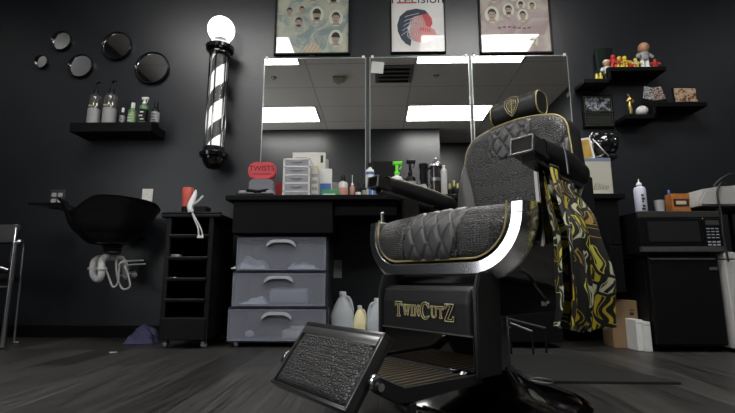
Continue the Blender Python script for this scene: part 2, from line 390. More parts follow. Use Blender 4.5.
# ------------------------------------------------------------------ posters
def ell(cx, cz, rx, rz, n=24, a0=0, a1=360):
    return [(cx + rx * math.cos(R(a0 + (a1 - a0) * i / n)), cz + rz * math.sin(R(a0 + (a1 - a0) * i / n))) for i in range(n + (0 if a1 - a0 == 360 else 1))]
M_HAIR = mat('printed_hair_ink', (.025, .022, .02), .6, coat=1)
M_FACE = mat('printed_face_tone', (.34, .27, .21), .6, coat=1, var=.25, bscale=300)
M_OVAL = mat('printed_oval', (.56, .58, .46), .6, coat=1)
def portrait(parent, x, z, s, oval=True, turn=1, beard=False):
    """printed head: oval ground, face, hair and neck, a few tenths of a millimetre apart on the sheet"""
    if oval:
        bm = nb(); prism(bm, ell(x, z, .052 * s, .066 * s), -.0022, -.0017); build('print_oval', bm, M_OVAL, parent)
    bm = nb(); prism(bm, ell(x, z - .004 * s, .027 * s, .037 * s), -.0030, -.0024)
    prism(bm, [(x - .014 * s, z - .03 * s), (x + .014 * s, z - .03 * s), (x + .034 * s, z - .058 * s), (x - .034 * s, z - .058 * s)], -.0028, -.0024); build('print_face', bm, M_FACE, parent)
    bm = nb(); hp = [(x + math.cos(R(a)) * .031 * s, z + .004 * s + math.sin(R(a)) * .042 * s) for a in range(-10, 191, 15)]
    hp += [(x - .024 * s, z + .008 * s), (x - .018 * s * turn, z + .022 * s), (x + .02 * s * turn, z + .019 * s), (x + .024 * s, z + .006 * s)][::1]
    pts = hp; prism(bm, pts, -.0037, -.0031)
    box(bm, (x - .010 * s, -.0034, z + .001 * s), (.010 * s, .0006, .003 * s)); box(bm, (x + .011 * s, -.0034, z + .001 * s), (.010 * s, .0006, .003 * s))
    box(bm, (x, -.0034, z - .024 * s), (.013 * s, .0006, .003 * s))
    if beard: prism(bm, ell(x, z - .026 * s, .024 * s, .018 * s, 16, 180, 360), -.0037, -.0031)
    build('print_hair', bm, M_HAIR, parent)
def poster(px0, px1, pyb, h, sheet, lb, fw=.012):
    a = W(px0, pyb, WALL); b = W(px1, pyb, WALL); w = b.x - a.x
    t = thing('framed_poster', lb, 'poster', ((a.x + b.x) / 2, WALL - .004, a.z))
    bm = nb(); box2(bm, (-w / 2, 0, 0), (w / 2, .003, h)); build('backing', bm, M_BLACK, t)
    bm = nb(); box2(bm, (-w / 2 + fw, -.001, fw), (w / 2 - fw, 0, h - fw)); build('sheet', bm, sheet, t)
    bm = nb()
    for p, q in (((-w / 2, 0), (w / 2, fw)), ((-w / 2, h - fw), (w / 2, h)), ((-w / 2, 0), (-w / 2 + fw, h)), ((w / 2 - fw, 0), (w / 2, h))): box2(bm, (p[0], -.018, p[1]), (q[0], .002, q[1]), .002)
    build('frame', bm, M_BPLAST, t)
    return t, w
s1 = poster_material('green_haircut_sheet', (.23, .30, .30), (.44, .45, .36), (.50, .50, .38))
t, w = poster(274, 350, 56, .76, s1, 'tall framed green haircut chart above the leftmost mirror')
for x, z, s, ov, b in ((.17, .13, 1.0, 1, 0), (.17, .29, 1.0, 1, 0), (.03, .32, 1.0, 1, 1), (-.10, .26, .85, 0, 1), (-.17, .345, .7, 0, 0), (-.08, .36, .6, 0, 0), (.15, .46, 1, 1, 1), (0, .48, 1, 1, 0), (-.14, .5, 1, 1, 0), (.14, .62, 1, 1, 0), (-.02, .63, 1, 1, 1), (-.15, .64, 1, 1, 0)):
    portrait(t, x, z, s, ov, random.choice((1, -1)), b)
bm = nb(); prism(bm, ell(-.0, .045, .055, .05, 20), -.0022, -.0017); build('print_seal', bm, mat('printed_tan', (.55, .42, .27), .6, coat=1), t)
M_TEAL = mat('printed_teal', (.16, .30, .34), .6, coat=1)
bm = nb()
for q in range(6): tube(bm, smoothpath([(-.09 + q * .03, -.0019, .02), (-.05 + q * .03, -.0019, .09), (-.08 + q * .03, -.0019, .15), (-.02 + q * .03, -.0019, .20)]), .0022, 4)
build('print_swirls', bm, M_TEAL, t)
s3 = poster_material('rose_haircut_sheet', (.33, .25, .25), (.42, .34, .32), (.48, .44, .38))
t, w = poster(480, 553, 55, .76, s3, 'tall framed pink haircut chart above the rightmost mirror')
for x, z, s, ov, b in ((.12, .10, .72, 1, 0), (-.16, .31, 1.0, 1, 0), (-.04, .345, .8, 1, 1), (.06, .30, .75, 1, 0), (.05, .385, .6, 1, 0), (.13, .375, .6, 1, 0), (-.14, .47, 1, 1, 0), (0, .48, 1, 1, 0), (.14, .5, 1, 1, 1), (-.14, .62, 1, 1, 0), (0, .63, 1, 1, 0), (.14, .64, 1, 1, 1)):
    portrait(t, x, z, s, ov, random.choice((1, -1)), b)
M_PLUM = mat('printed_plum', (.16, .07, .09), .6, coat=1)
bm = nb()
for q in range(7): box(bm, (-.11 + q * .035, -.002, .205 + .006 * math.sin(q)), (.024, .0006, .012))
build('print_caption', bm, M_PLUM, t)
s2 = poster_material('white_poster_sheet', (.66, .64, .62), (.70, .68, .66), (.74, .72, .70), 1.3)
t, w = poster(391, 446, 54, .56, s2, 'white framed poster of a red and blue patterned head, above the middle mirror', .006)
M_NAVY = mat('printed_navy', (.018, .03, .06), .6, coat=1); M_PRED = mat('printed_red', (.50, .06, .07), .6, coat=1); M_PINK = mat('printed_pink', (.62, .27, .26), .6, coat=1); M_PGREY = mat('printed_grey_blue', (.20, .26, .34), .6, coat=1)
bm = nb(); prism(bm, [(-.145, .17), (-.15, .22), (-.13, .29), (-.08, .335), (-.01, .35), (.055, .335), (.075, .31), (.03, .30), (-.03, .285), (-.05, .24), (-.08, .20), (-.06, .15), (-.05, .10), (-.055, .055), (-.09, .075), (-.12, .11)], -.0022, -.0017); build('print_skull', bm, M_NAVY, t)
bm = nb(); prism(bm, [(.03, .30), (.075, .31), (.10, .27), (.105, .23), (.09, .20), (.06, .21), (.05, .25)], -.0022, -.0017)
for a in range(5): box(bm, (.02 + a * .016, -.0026, .19 - a * .004), (.008, .0006, .03))
build('print_brow', bm, M_PRED, t)
bm = nb(); prism(bm, [(-.03, .285), (.03, .30), (.05, .25), (.06, .21), (.09, .20), (.12, .18), (.135, .13), (.11, .10), (.05, .08), (-.0, .085), (-.04, .10), (-.06, .15), (-.05, .24)], -.0020, -.0016); build('print_cheek', bm, M_PINK, t)
bm = nb()
for cx, cz, rr in ((-.012, .235, .045), (-.012, .235, .03), (-.012, .235, .014), (-.04, .145, .036), (-.04, .145, .022)):
    tube(bm, [(x, -.0032, z) for x, z in ell(cx, cz, rr, rr, 20)], .0032, 4, True)
for q in range(5): tube(bm, smoothpath([(-.12 + q * .008, -.003, .14 + q * .035), (-.08, -.003, .17 + q * .03), (-.03 + q * .01, -.003, .20 + q * .028)]), .0028, 4)
build('print_gears', bm, mat('printed_pale', (.58, .60, .62), .6, coat=1), t)
text('print_title', 'Precision', .105, M_NAVY, t, (0, -.002, .425), FRONT)
bm = nb(); box(bm, (-.085, -.0032, .398), (.13, .0004, .012)); o = build('title_red', bm, M_PRED, t)

# ------------------------------------------------------------------ barber pole
pb = W(213, 168, WALL - .11); pt = W(221.3, 18, WALL - .11)
bx, by = pb.x, WALL - .11
t = thing('barber_pole', 'lit barber pole with white globe and black and white stripes on the wall', 'barber pole', (bx, by, pb.z))
Ht = pt.z - pb.z; gr = .092
bm = nb(); lathe(bm, [(0, -.01), (.02, -.008), (.045, .0), (.066, .03), (.074, .065), (.090, .072), (.094, .095), (.080, .105), (.072, .125), (.064, .14), (.0, .14)], 32); build('base_cap', bm, M_BGLOSS, t, 50)
zt = Ht - 2 * gr - .11
bm = nb(); lathe(bm, [(0, zt), (.066, zt), (.073, zt + .015), (.068, zt + .03), (.092, zt + .042), (.096, zt + .068), (.080, zt + .085), (.055, zt + .10), (.05, zt + .125), (0, zt + .125)], 32); build('top_cap', bm, M_BGLOSS, t, 50)
bm = nb()
turns = 2.6; r0 = .047
def cylf(u, v): a = 2 * math.pi * u; return Vector((r0 * math.cos(a), r0 * math.sin(a), .14 + (zt - .14) * v))
NU, NV = 96, 160
grid(bm, cylf, NU, NV, closeu=True, mi=lambda u, v: 0 if ((u * 1 - v * turns + .42) % 1.0) < .55 else 1)
build('striped_cylinder', bm, [mat('stripe_white_paper', (.85, .85, .85), .5, emit=.85), mat('stripe_black_film', (.01, .01, .01), .3)], t, 60)
bm = nb()
for a in (-150, -90, -30, 30, 90, 150):
    tube(bm, [(.0625 * math.cos(R(a)), .0625 * math.sin(R(a)), .135), (.0625 * math.cos(R(a)), .0625 * math.sin(R(a)), zt + .01)], .005, 6)
build('guard_rods', bm, M_BGLOSS, t, 50)
m_, n_, l_, b_ = nt('clear_pole_tube'); b_.inputs['Alpha'].default_value = .12; b_.inputs['Roughness'].default_value = .03
bm = nb(); grid(bm, lambda u, v: Vector((.056 * math.cos(6.2832 * u), .056 * math.sin(6.2832 * u), .14 + (zt - .14) * v)), 48, 1, closeu=True); build('glass_tube', bm, m_, t, 60)
bm = nb(); box2(bm, (-.03, .05, .1), (.03, .1099, .16), .005); box2(bm, (-.02, .09, .12), (.02, .1099, zt + .05)); box2(bm, (-.03, .05, zt + .02), (.03, .1099, zt + .07), .005); build('wall_bracket', bm, M_BGLOSS, t)
bm = nb(); ball(bm, (0, 0, Ht - gr), gr, seg=40); build('globe', bm, mat('lit_globe', (1, 1, 1), .3, emit=3.2), t, 60)

# ------------------------------------------------------------------ five round wall mirrors
for px, py, rp, tx, tz, lb in ((43, 63, 7, 14, -20, 'tiny round black-rimmed mirror, leftmost and smallest of the cluster'),
                               (63, 42, 10.5, 4, -16, 'small round black-rimmed mirror at the upper left of the cluster'),
                               (82, 67, 12.5, 6, -8, 'medium round black-rimmed mirror, lowest of the left three in cluster'),
                               (118, 47, 15.5, 0, 0, 'large round black-rimmed mirror at the top of the cluster'),
                               (153, 69, 17.5, 0, 0, 'largest round black-rimmed mirror, nearest the barber pole')):
    p = W(px, py, WALL); r = rp / 141.
    t = thing('round_mirror', lb, 'mirror', (p.x, WALL - .004, p.z), group=None, rx=0)
    bm = nb(); Mr = Matrix.Rotation(R(90), 4, 'X')
    lathe(bm, [(r * .90, .004), (r * .92, .02), (r * .96, .024), (r, .018), (r, .0), (r * .90, .0)], 48, Mr); build('rim', bm, M_BGLOSS, t, 50)
    bm = nb(); Mt = Matrix.Translation((0, -.008, 0)) @ Matrix.Rotation(R(tx * .3), 4, 'X') @ Matrix.Rotation(R(tz * .2), 4, 'Z') @ Mr
    lathe(bm, [(0, 0), (r * .9, .0), (r * .9, .002), (0, .002)], 48, Mt); build('mirror_disc', bm, mat('dark_mirror', (.75, .75, .75), .05, 1), t, 30)

# ------------------------------------------------------------------ lathed containers
def bottle(name, lb, cat, x, y, z, r, h, body, cap, capm, label=None, kind='round', group=None, capn='cap', shoulder=.72, parts=True, labz=(.12, .6)):
    t = thing(name, lb, cat, (x, y, z), group=group)
    sh = h * shoulder
    bm = nb(); lathe(bm, [(0, 0), (r * .92, 0), (r, .004), (r, sh * .86), (r * .85, sh * .95), (r * .36, sh), (r * .34, sh + h * .04), (0, sh + h * .04)], 20); build('body', bm, body, t, 50)
    z1 = sh + h * .03
    bm = nb()
    if cap == 'pump':
        lathe(bm, [(0, z1), (r * .42, z1), (r * .42, z1 + h * .07), (r * .14, z1 + h * .08), (r * .14, h * .96), (0, h * .96)], 14)
        tube(bm, smoothpath([(0, 0, h * .93), (0, 0, h * .985), (r * .4, -r * .3, h), (r * .95, -r * .6, h * .97)], 4), r * .16, 8)
        capn = 'pump'
    elif cap == 'trigger':
        lathe(bm, [(0, z1), (r * .45, z1), (r * .45, z1 + h * .06), (r * .3, z1 + h * .09), (0, z1 + h * .09)], 12)
        box(bm, (r * .15, 0, h * .945), (r * 1.7, r * .6, h * .09), r * .12); tube(bm, smoothpath([(r * .7, 0, h * .91), (r * .75, 0, h * .84), (r * .45, 0, h * .79)], 3), r * .11, 6)
        box(bm, (0, 0, (z1 + h * .93) / 2 + h * .02), (r * .5, r * .5, h * .93 - z1), r * .1); capn = 'trigger_head'
    elif cap == 'nozzle':
        lathe(bm, [(0, z1), (r * .5, z1), (r * .45, z1 + h * .05), (r * .14, z1 + h * .10), (r * .08, h), (0, h)], 14); capn = 'nozzle'
    else:
        cr = r * (.5 if shoulder < .95 else .96)
        lathe(bm, [(0, z1), (cr, z1), (cr, h * .985), (cr * .9, h), (0, h)], 18)
    build(capn, bm, capm, t, 50)
    if label:
        a, c = labz
        bm = nb(); lathe(bm, [(r * 1.004, sh * a), (r * 1.025, sh * a), (r * 1.025, sh * c), (r * 1.004, sh * c)], 20); build('label', bm, label, t, 50)
    return t
def hgt(ytop, Y, zb, px=367): return WZ(ytop, Y, px) - zb

# left wall shelf and its bottles
a = W(78, 141, WALL); b = W(165, 141, WALL); zt = W(116, 122, 2.71).z
bm = nb(); box2(bm, (WX(70, 2.71, 122), 2.71, a.z), (WX(165.5, 2.9, 130), WALL - .001, zt), .004)
tag(build('wall_shelf', bm, M_BLACK), 'short black floating shelf below the round mirrors', 'shelf')
M_LABG = mat('silver_grey_label', (.30, .30, .30), .5); M_SMOKE = mat('smoky_bottle', (.06, .06, .055), .15, coat=1); M_DKGREEN = mat('green_bottle', (.10, .22, .08), .3)
def onshelf(px0, px1, ytop, Y=2.78): 
    x = WX((px0 + px1) / 2, Y, 121); return x, Y, zt, (px1 - px0) * Y / 436 * .5 * 1.05, WZ(ytop, Y, (px0 + px1) / 2) - zt
for px0, px1, yt, lb in ((87.5, 99, 83, 'tall smoky pump bottle with grey label at the left end of the wall shelf'), (102.5, 115, 82, 'tall smoky pump bottle with grey label, second on the wall shelf')):
    x, y, z, r, h = onshelf(px0, px1, yt)
    t = bottle('pump_bottle', lb, 'bottle', x, y, z, r, h, M_SMOKE, 'pump', M_BPLAST, M_LABG, group='pump bottles on the wall shelf', labz=(0.02, .52))
    bm = nb(); box(bm, (0, -r * 1.01, h * .42), (r * .9, .003, h * .035), .001); build('gold_mark', bm, M_GOLD, t)
for px0, px1, yt, bd, cp, cm, lm, lb in ((119.5, 124.5, 108, M_BPLAST, 'flat', M_WHITE, M_LABG, 'smallest bottle, white capped, between pump bottles and green bottle'),
        (128, 135.5, 103, M_DKGREEN, 'flat', M_WHITE, mat('pale_green_label', (.22, .34, .16), .5), 'short green bottle with white cap on the wall shelf'),
        (139, 147, 97, M_DKGREEN, 'trigger', M_WHITE, M_BPLAST, 'green spray bottle with white trigger on the wall shelf'),
        (151, 159, 102, M_BPLAST, 'flat', M_BPLAST, M_LABG, 'black bottle with pale label at the right end of the wall shelf')):
    x, y, z, r, h = onshelf(px0, px1, yt)
    t = bottle('spray_bottle' if cp == 'trigger' else 'bottle', lb, 'bottle', x, y, z, r, h, bd, cp, cm, lm, labz=(.15, .75))
    bm = nb()
    for q in range(3): box(bm, (random.uniform(-.3, .3) * r, -r * 1.03, h * (.18 + .12 * q)), (r * .9, .002, h * .04))
    build('label_print', bm, M_WHITE if lm is not M_LABG else M_INK, t)

# ------------------------------------------------------------------ outlets
def outlet(px0, px1, py0, py1, m, lb, kind='outlet'):
    a = W(px0, py1, WALL); b = W(px1, py0, WALL); w = b.x - a.x; h = b.z - a.z
    t = thing('wall_outlet', lb, 'outlet', ((a.x + b.x) / 2, WALL - .001, (a.z + b.z) / 2))
    bm = nb(); box(bm, (0, -.003, 0), (w, .006, h), .002); build('cover_plate', bm, m, t)
    if kind != 'blank':
        for s in (-1, 1):
            for q in ((-.022, .022) if kind == 'four' else (0,)):
                bm = nb(); prism(bm, rrect(.030, .026, .008, cx=q, cz=s * .021), -.009, -.0055)
                o = build('socket', bm, M_WHITE if kind != 'four' else mat('pale_socket', (.5, .5, .48), .4), t)
                bm = nb()
                for d in (-.006, .006): box(bm, (q + d, -.0092, s * .021 + .002), (.002, .001, .008))
                build('slots', bm, M_INK, o)
outlet(49.5, 66, 190, 206, mat('pewter_plate', (.10, .10, .10), .35, .6), 'dark square outlet plate with pale sockets above the shampoo bowl', 'four')
outlet(141.5, 153.5, 189, 206.5, mat('ivory_plate', (.72, .68, .64), .4), 'white outlet between the shampoo bowl and the trolley')
outlet(331, 342, 260, 278, mat('grey_plate', (.30, .31, .31), .45), 'plain grey outlet plate under the counter above the jugs', 'blank')

# ------------------------------------------------------------------ shampoo bowl
def sink():
    cx, cy = WX(103.5, 2.62), 2.63
    t = thing('shampoo_bowl', 'black wall-hung salon shampoo bowl with neck rest', 'sink', (cx, cy, .58))
    def rim(a):
        x = .262 * math.cos(a); y = .25 * math.sin(a)
        x = math.copysign(abs(x) ** .86 * .262 ** .14, x); 
        d = math.exp(-((a - math.pi * 1.43) / .24) ** 2)
        z = .240 + .014 * math.cos(a - 5.0) - .095 * d - .040 * max(0, math.sin(a))
        return x, y, z
    def f(u, v):
        a = 2 * math.pi * u; x, y, z = rim(a)
        if v < .1: s, zz = 0.16 + v * 2.0, .0                      # underside centre
        elif v < .5: k = (v - .1) / .4; s = .36 + .64 * (.6 * k + .4 * math.sin(k * math.pi / 2)); zz = z * k ** 1.35
        elif v < .6: k = (v - .5) / .1; s = 1.0 + .05 * math.sin(k * math.pi); zz = z + .012 * math.sin(k * math.pi) + .0
        else: k = (v - .6) / .4; s = .97 * math.cos(k * math.pi / 2) ** .6 * .9 + .05; zz = z - (z - .03) * math.sin(k * math.pi / 2)
        return Vector((x * s, y * s, zz))
    bm = nb(); vs = grid(bm, f, 64, 50, closeu=True); bm.faces.new(vs[0]); bm.faces.new(vs[-1]); build('bowl', bm, mat('bowl_black', (.006, .006, .006), .28, spec=.3), t, 60)
    bm = nb()   # long head-rest lip that sticks out at the left
    prism(bm, [(-.47, .250), (-.28, .250), (-.22, .21), (-.24, .19), (-.28, .222), (-.47, .238)], -.08, .06, bev=.004); build('neck_lip', bm, M_BGLOSS, t, 50)
    bm = nb(); box2(bm, (-.09, .15, .06), (.09, .269, .20), .01); build('wall_mount', bm, M_BPLAST, t)
    bm = nb(); lathe(bm, [(0, .0), (.05, .0), (.056, -.012), (.046, -.02), (.055, -.03), (.045, -.04), (.05, -.052), (.03, -.06), (0, -.06)], 24, Matrix.Translation((.03, 0, 0))); build('drain_collar', bm, M_BPLAST, t, 40)
    bm = nb(); lathe(bm, [(0, .20), (.018, .20), (.014, .27), (0, .275)], 16, Matrix.Translation((.02, .16, 0))); tube(bm, smoothpath([(.02, .16, .26), (.02, .12, .285), (.02, .05, .27)], 5), .01, 8); build('faucet', bm, M_CHROME, t, 50)
    t2 = thing('drain_trap', 'white plastic drain trap under the shampoo bowl', 'pipe', (cx, cy, 0))
    def L(px, py, Y=2.68): p = W(px, py, Y); return (p.x - cx, p.y - cy, p.z)
    bm = nb()
    a, b, c, d = L(108, 252), L(98, 258), L(94, 262), L(91, 271)
    pts = [L(126, 274, 2.8), L(124, 263, 2.78), L(118, 257.5, 2.74), L(108, 258, 2.70), L(99, 258.5, 2.68), L(94, 262, 2.67), L(93, 270, 2.66), L(94, 276, 2.64), L(98, 279.5, 2.62), L(101, 276, 2.61), L(101, 268, 2.61), L(102, 261, 2.62), (.02, -.01, .53)]
    tube(bm, smoothpath(pts, 5), .020, 14); build('pipe', bm, M_PVC, t2, 60)
    for q in (L(93, 268.5, 2.665), L(101.5, 268.5, 2.61), L(119, 257.5, 2.745)):
        bm = nb(); lathe(bm, [(.018, -.008), (.028, -.008), (.030, 0), (.028, .008), (.018, .008)], 20, Matrix.Translation(q)); build('nut', bm, M_PVC, t2, 40)
    bm = nb(); lathe(bm, [(.02, 0), (.045, 0), (.05, .006), (.02, .008)], 20, Matrix.Translation(L(126, 276, 2.86))); p = L(126, 275, 2.8)
    tube(bm, [p, (p[0], .26, p[2])], .024, 12); build('wall_tailpiece', bm, M_PVC, t2, 50)
    for k, (pp, lb) in enumerate((([(104, 262), (108, 275), (113, 287), (118, 282), (119, 270), (122, 262)], 'thin white supply hose hanging nearest the drain trap'),
                                 ([(116, 262), (118, 280), (123, 289), (130, 286), (128, 274), (126, 266)], 'thin white supply hose looping right of the drain trap'))):
        t3 = thing('supply_hose', lb, 'hose', (cx, cy, 0), group='supply hoses under the bowl')
        bm = nb(); Q = [L(a, b, 2.66 + .02 * k) for a, b in pp]; Q = [(Q[0][0], Q[0][1], .60)] + Q; Q.append((Q[-1][0], .269, Q[-1][2] + .02))
        tube(bm, smoothpath(Q, 6), .006, 8); build('tubing', bm, M_PVC, t3, 60)
        bm = nb(); q = L(pp[-1][0] + 3, pp[-1][1] + 8 + 8 * k, 2.8); lathe(bm, [(0, 0), (.016, 0), (.016, .03), (.008, .035), (.008, .05), (0, .05)], 12, Matrix.Translation(q))
        tube(bm, [(q[0], q[1], q[2] + .015), (q[0], .265, q[2] + .015)], .008, 8); tube(bm, [(q[0] - .018, q[1] - .02, q[2] + .02), (q[0] + .018, q[1] - .02, q[2] + .02)], .007, 8); build('stop_valve', bm, M_STEEL, t3, 50)
sink()
bm = nb()
def ragf(u, v):
    a = (u - .5) * .18; b = (v - .5) * .17
    h = .035 + .05 * noise.noise(Vector((u * 4, v * 4, 3))) + .05 * math.exp(-((u - .5) ** 2 + (v - .5) ** 2) * 9)
    e = min(u, 1 - u, v, 1 - v) * 6
    return Vector((a + .02 * noise.noise(Vector((v * 5, u * 3, 0))), b, max(.002, h * min(1, e) + .003)))
grid(bm, ragf, 30, 30)
tag(build('cleaning_rag', bm, M_CLOTH, None, 60, loc=(WX(146, 2.62), 2.66, 0)), 'crumpled navy cloth on the floor beside the rolling trolley', 'cloth')
bm = nb(); box(bm, (0, 0, .002), (.035, .008, .003), .001, Matrix.Rotation(.2, 4, 'Z')); p = W(120, 349.5, 2.3)
tag(build('paper_scrap', bm, M_PAPER, loc=(WX(120, 2.3), 2.3, 0)), 'tiny pale scrap lying on the floor in front of the navy cloth', 'scrap')

# ------------------------------------------------------------------ chair at the left edge
def side_chair():
    yn, yf = 2.38, 2.60
    rx = WX(-35, 2.45)
    def P(px, py, Y): p = W(px, py, Y); return Vector((p.x - rx, p.y - 2.49, p.z))
    t = thing('metal_chair', 'chrome-framed black chair cut off by the left edge of the photo', 'chair', (rx, 2.49, 0))
    A = P(15.5, 243, yn); B = P(2.5, 346, yn); B.z = .012; C = P(24, 246, yf); D = P(14.5, 338.5, yf); D.z = .012
    wd = .50
    for dx in (0, -wd):
        o = Vector((dx, 0, 0))
        bm = nb(); tube(bm, [A + o, A.lerp(B, .5) + o, B + o], .013, 12); build('front_leg', bm, M_STEEL, t, 60)
        bm = nb(); tube(bm, [C + o, D + o], .007, 10); box(bm, D + o + Vector((.01, 0, -.004)), (.045, .03, .014), .004); build('rear_leg', bm, M_STEEL, t, 60)
        bm = nb(); tube(bm, smoothpath([A + o, A + o + Vector((.008, .03, .012)), C + o + Vector((-.005, -.02, .012)), C + o], 5), .013, 10); build('arm_rail', bm, M_STEEL, t, 60)
        U0 = P(11, 262, 2.48); U1 = P(14.5, 240, 2.52); U2 = P(16.5, 225, 2.56); bm = nb(); tube(bm, smoothpath([U0 + o, U1 + o, U2 + o], 5), .009, 10); build('back_upright', bm, M_STEEL, t, 60)
    q = A.x - .03; ub = P(15, 240, 2.53).x
    bm = nb(); box2(bm, (q - wd + .0, -.11, .36), (q - .09, .10, .40), .012); build('seat', bm, M_LEATHER, t, 40)
    bm = nb(); Mb = Matrix.Translation((ub - wd / 2 + .02, P(15, 234, 2.55).y, P(10, 234, 2.55).z)) @ Matrix.Rotation(R(-14), 4, 'X'); box(bm, (0, 0, 0), (wd - .05, .03, .12), .012, Mb); build('backrest', bm, mat('worn_grey_vinyl', (.03, .03, .03), .45), t, 40)
    bm = nb(); tube(bm, smoothpath([(q, -.10, .42), (q - .06, -.12, .44), (q - .2, -.12, .43)], 4), .008, 8); tube(bm, [(q - wd + .05, -.08, .33), (q + .0, -.08, .33)], .006, 8); build('cross_rail', bm, M_STEEL, t, 60)
side_chair()

# ------------------------------------------------------------------ rolling trolley
def trolley():
    Y0, D = 2.43, .34
    x0 = WX(163, Y0); x1 = WX(211, Y0); w = x1 - x0; h = .735
    t = thing('salon_trolley', 'tall black rolling trolley with open trays beside the counter', 'trolley', ((x0 + x1) / 2, Y0 + D / 2, 0))
    a = w / 2; d = D / 2
    for sx in (-1, 1):
        bm = nb(); box2(bm, (sx * a, -d, .045), (sx * (a - .015), d, h - .02), .004); box2(bm, (sx * a, -d - .006, .045), (sx * (a - .028), -d + .012, h - .02), .003); build('side_panel', bm, M_BPLAST, t)
        for sy in (-1, 1):
            bm = nb(); lathe(bm, [(0, -.01), (.02, -.01), (.023, 0), (.02, .01), (0, .01)], 16, Matrix.Translation((sx * (a - .03), sy * (d - .03), .024)) @ Matrix.Rotation(R(90), 4, 'Y')); box2(bm, (sx * (a - .03) - .012, sy * (d - .03) - .006, .03), (sx * (a - .03) + .012, sy * (d - .03) + .006, .05)); build('caster', bm, M_GREYP, t, 50)
    bm = nb(); box2(bm, (-a - .03, -d - .02, h - .02), (a + .045, d, h), .006); box2(bm, (-a - .03, -d - .02, h), (a + .045, -d - .008, h + .012), .004); build('top_tray', bm, M_BPLAST, t)
    bm = nb(); box2(bm, (-a + .01, -d - .012, .045), (a - .01, d, .165), .006); build('base_box', bm, M_BPLAST, t)
    bm = nb(); box2(bm, (-a + .01, d - .01, .16), (a - .01, d, h - .02)); build('back_panel', bm, M_BPLAST, t)
    for k, py in enumerate((236, 258, 279, 300)):
        z = WZ(py, Y0, 187)
        bm = nb(); box2(bm, (-a + .02, -d - .01, z - .012), (a - .02, d - .02, z), .003); box2(bm, (-a + .02, -d - .016, z - .006), (a - .02, -d - .004, z + .006), .003)
        o = build('tray', bm, M_BPLAST, t)
        bm = nb(); box2(bm, (-a + .024, -d - .018, z + .004), (a - .024, -d - .010, z + .007)); build('tray_lip', bm, mat('scuffed_edge', (.07, .07, .068), .35), o)
    for k, (px, py, m, lb) in enumerate(((175, 249, M_PVC, 'pale comb-shaped piece lying on second tray of the black trolley'), (173, 279, M_STEEL, 'small metal clip lying on a lower tray of the black trolley'))):
        p = W(px, py, Y0 + .06); zz = WZ((258, 279)[k], Y0, 187)
        bm = nb(); box(bm, (0, 0, .012 if k == 0 else .006), (.07 if k == 0 else .05, .04, .022 if k == 0 else .010), .005); tag(build('hair_clip', bm, m, None, 40, loc=(p.x, Y0 + .06, zz + .001)), lb, 'clip')
    zt = h
    # things on it
    Y = Y0 + .12
    x = WX(182, Y); 
    t2 = thing('spray_can', 'red can standing on top of the black trolley', 'can', (x, Y, zt))
    hh = hgt(188, Y, zt, 182)
    bm = nb(); lathe(bm, [(0, 0), (.028, 0), (.03, .004), (.03, hh * .35), (0, hh * .35)], 20); build('base', bm, M_BPLAST, t2, 50)
    bm = nb(); lathe(bm, [(0, hh * .35), (.03, hh * .35), (.033, hh * .95), (.030, hh), (0, hh)], 20); build('body', bm, mat('red_can_paint', (.62, .10, .07), .4, var=.5, bscale=120), t2, 50)
    t3 = thing('tool_holder', 'low black holder box at the middle of the trolley top', 'holder', (WX(197, Y), Y + .02, zt))
    bm = nb(); box(bm, (0, 0, .035), (.075, .08, .07), .008); build('box', bm, M_BPLAST, t3)
    t4 = thing('hair_clipper', 'white hair clipper with cord hanging over the front of the trolley', 'clipper', (WX(192, Y0 - .03), Y0 - .03, zt))
    def L(px, py, Y=Y0 - .035): p = W(px, py, Y); return Vector((p.x - t4.location.x, p.y - t4.location.y, p.z - zt))
    bm = nb(); tube(bm, smoothpath([L(196, 190, Y0 + .05), L(194, 197, Y0 + .03), L(190, 206, Y0 - .03), L(191, 212)], 5), [.004 + .012 * math.sin(min(1, i / 8) * 1.57) for i in range(16)], 10); build('clipper_body', bm, M_WHITE, t4, 60)
    bm = nb(); tube(bm, smoothpath([L(191, 210), L(194, 218), L(198, 228), L(199, 236), L(203, 238)], 5), .004, 6); tube(bm, smoothpath([L(191, 210), L(196, 219), L(201, 229), L(203, 237)], 5), .0035, 6); tube(bm, smoothpath([L(203, 196, Y0 - .02), L(198, 201), L(190, 207)], 5), .006, 6); build('cord', bm, M_WHITE, t4, 60)
    bm = nb(); box(bm, L(200, 237), (.03, .016, .014), .003); build('plug', bm, M_WHITE, t4)
trolley()

# ------------------------------------------------------------------ counter
CF = 2.42
cx0 = WX(225, CF, 200); cx1 = WX(626, CF, 200)
bm = nb(); box2(bm, (cx0, CF, CZ - .03), (cx1, WALL - .012, CZ), .004); tag(build('worktop', bm, M_BLACK), 'long black worktop running below the three wall mirrors', 'worktop')
def cabinet(px0, px1, z0, z1, lb, nd=1, Y=CF + .02):
    x0, x1 = WX(px0, Y), WX(px1, Y)
    t = thing('counter_cabinet', lb, 'cabinet', ((x0 + x1) / 2, (Y + 2.88) / 2, z0)); w = (x1 - x0) / 2; d = (2.88 - Y) / 2; h = z1 - z0
    bm = nb(); box2(bm, (-w, -d + .018, 0), (w, d, h), .003); build('body', bm, M_BLACK, t)
    for k in range(nd):
        bm = nb(); hh = h / nd; box2(bm, (-w + .003, -d, k * hh + .003), (w - .003, -d + .017, (k + 1) * hh - .003), .003); o = build('drawer', bm, M_BLACK, t)
cabinet(229, 332, WZ(233, CF), CZ - .031, 'shallow black cabinet hung under the left end of the worktop')
cabinet(333, 398, WZ(216, CF + .05), CZ - .030, 'thin black drawer under the worktop right of the shallow cabinet', 1, CF + .05)
cabinet(497, 560, .03, CZ - .031, 'tall black cabinet under the worktop behind the barber chair', 3, CF + .06)
cabinet(585, 626, .30, CZ - .031, 'black cabinet under the right end of the worktop', 2, CF + .02)

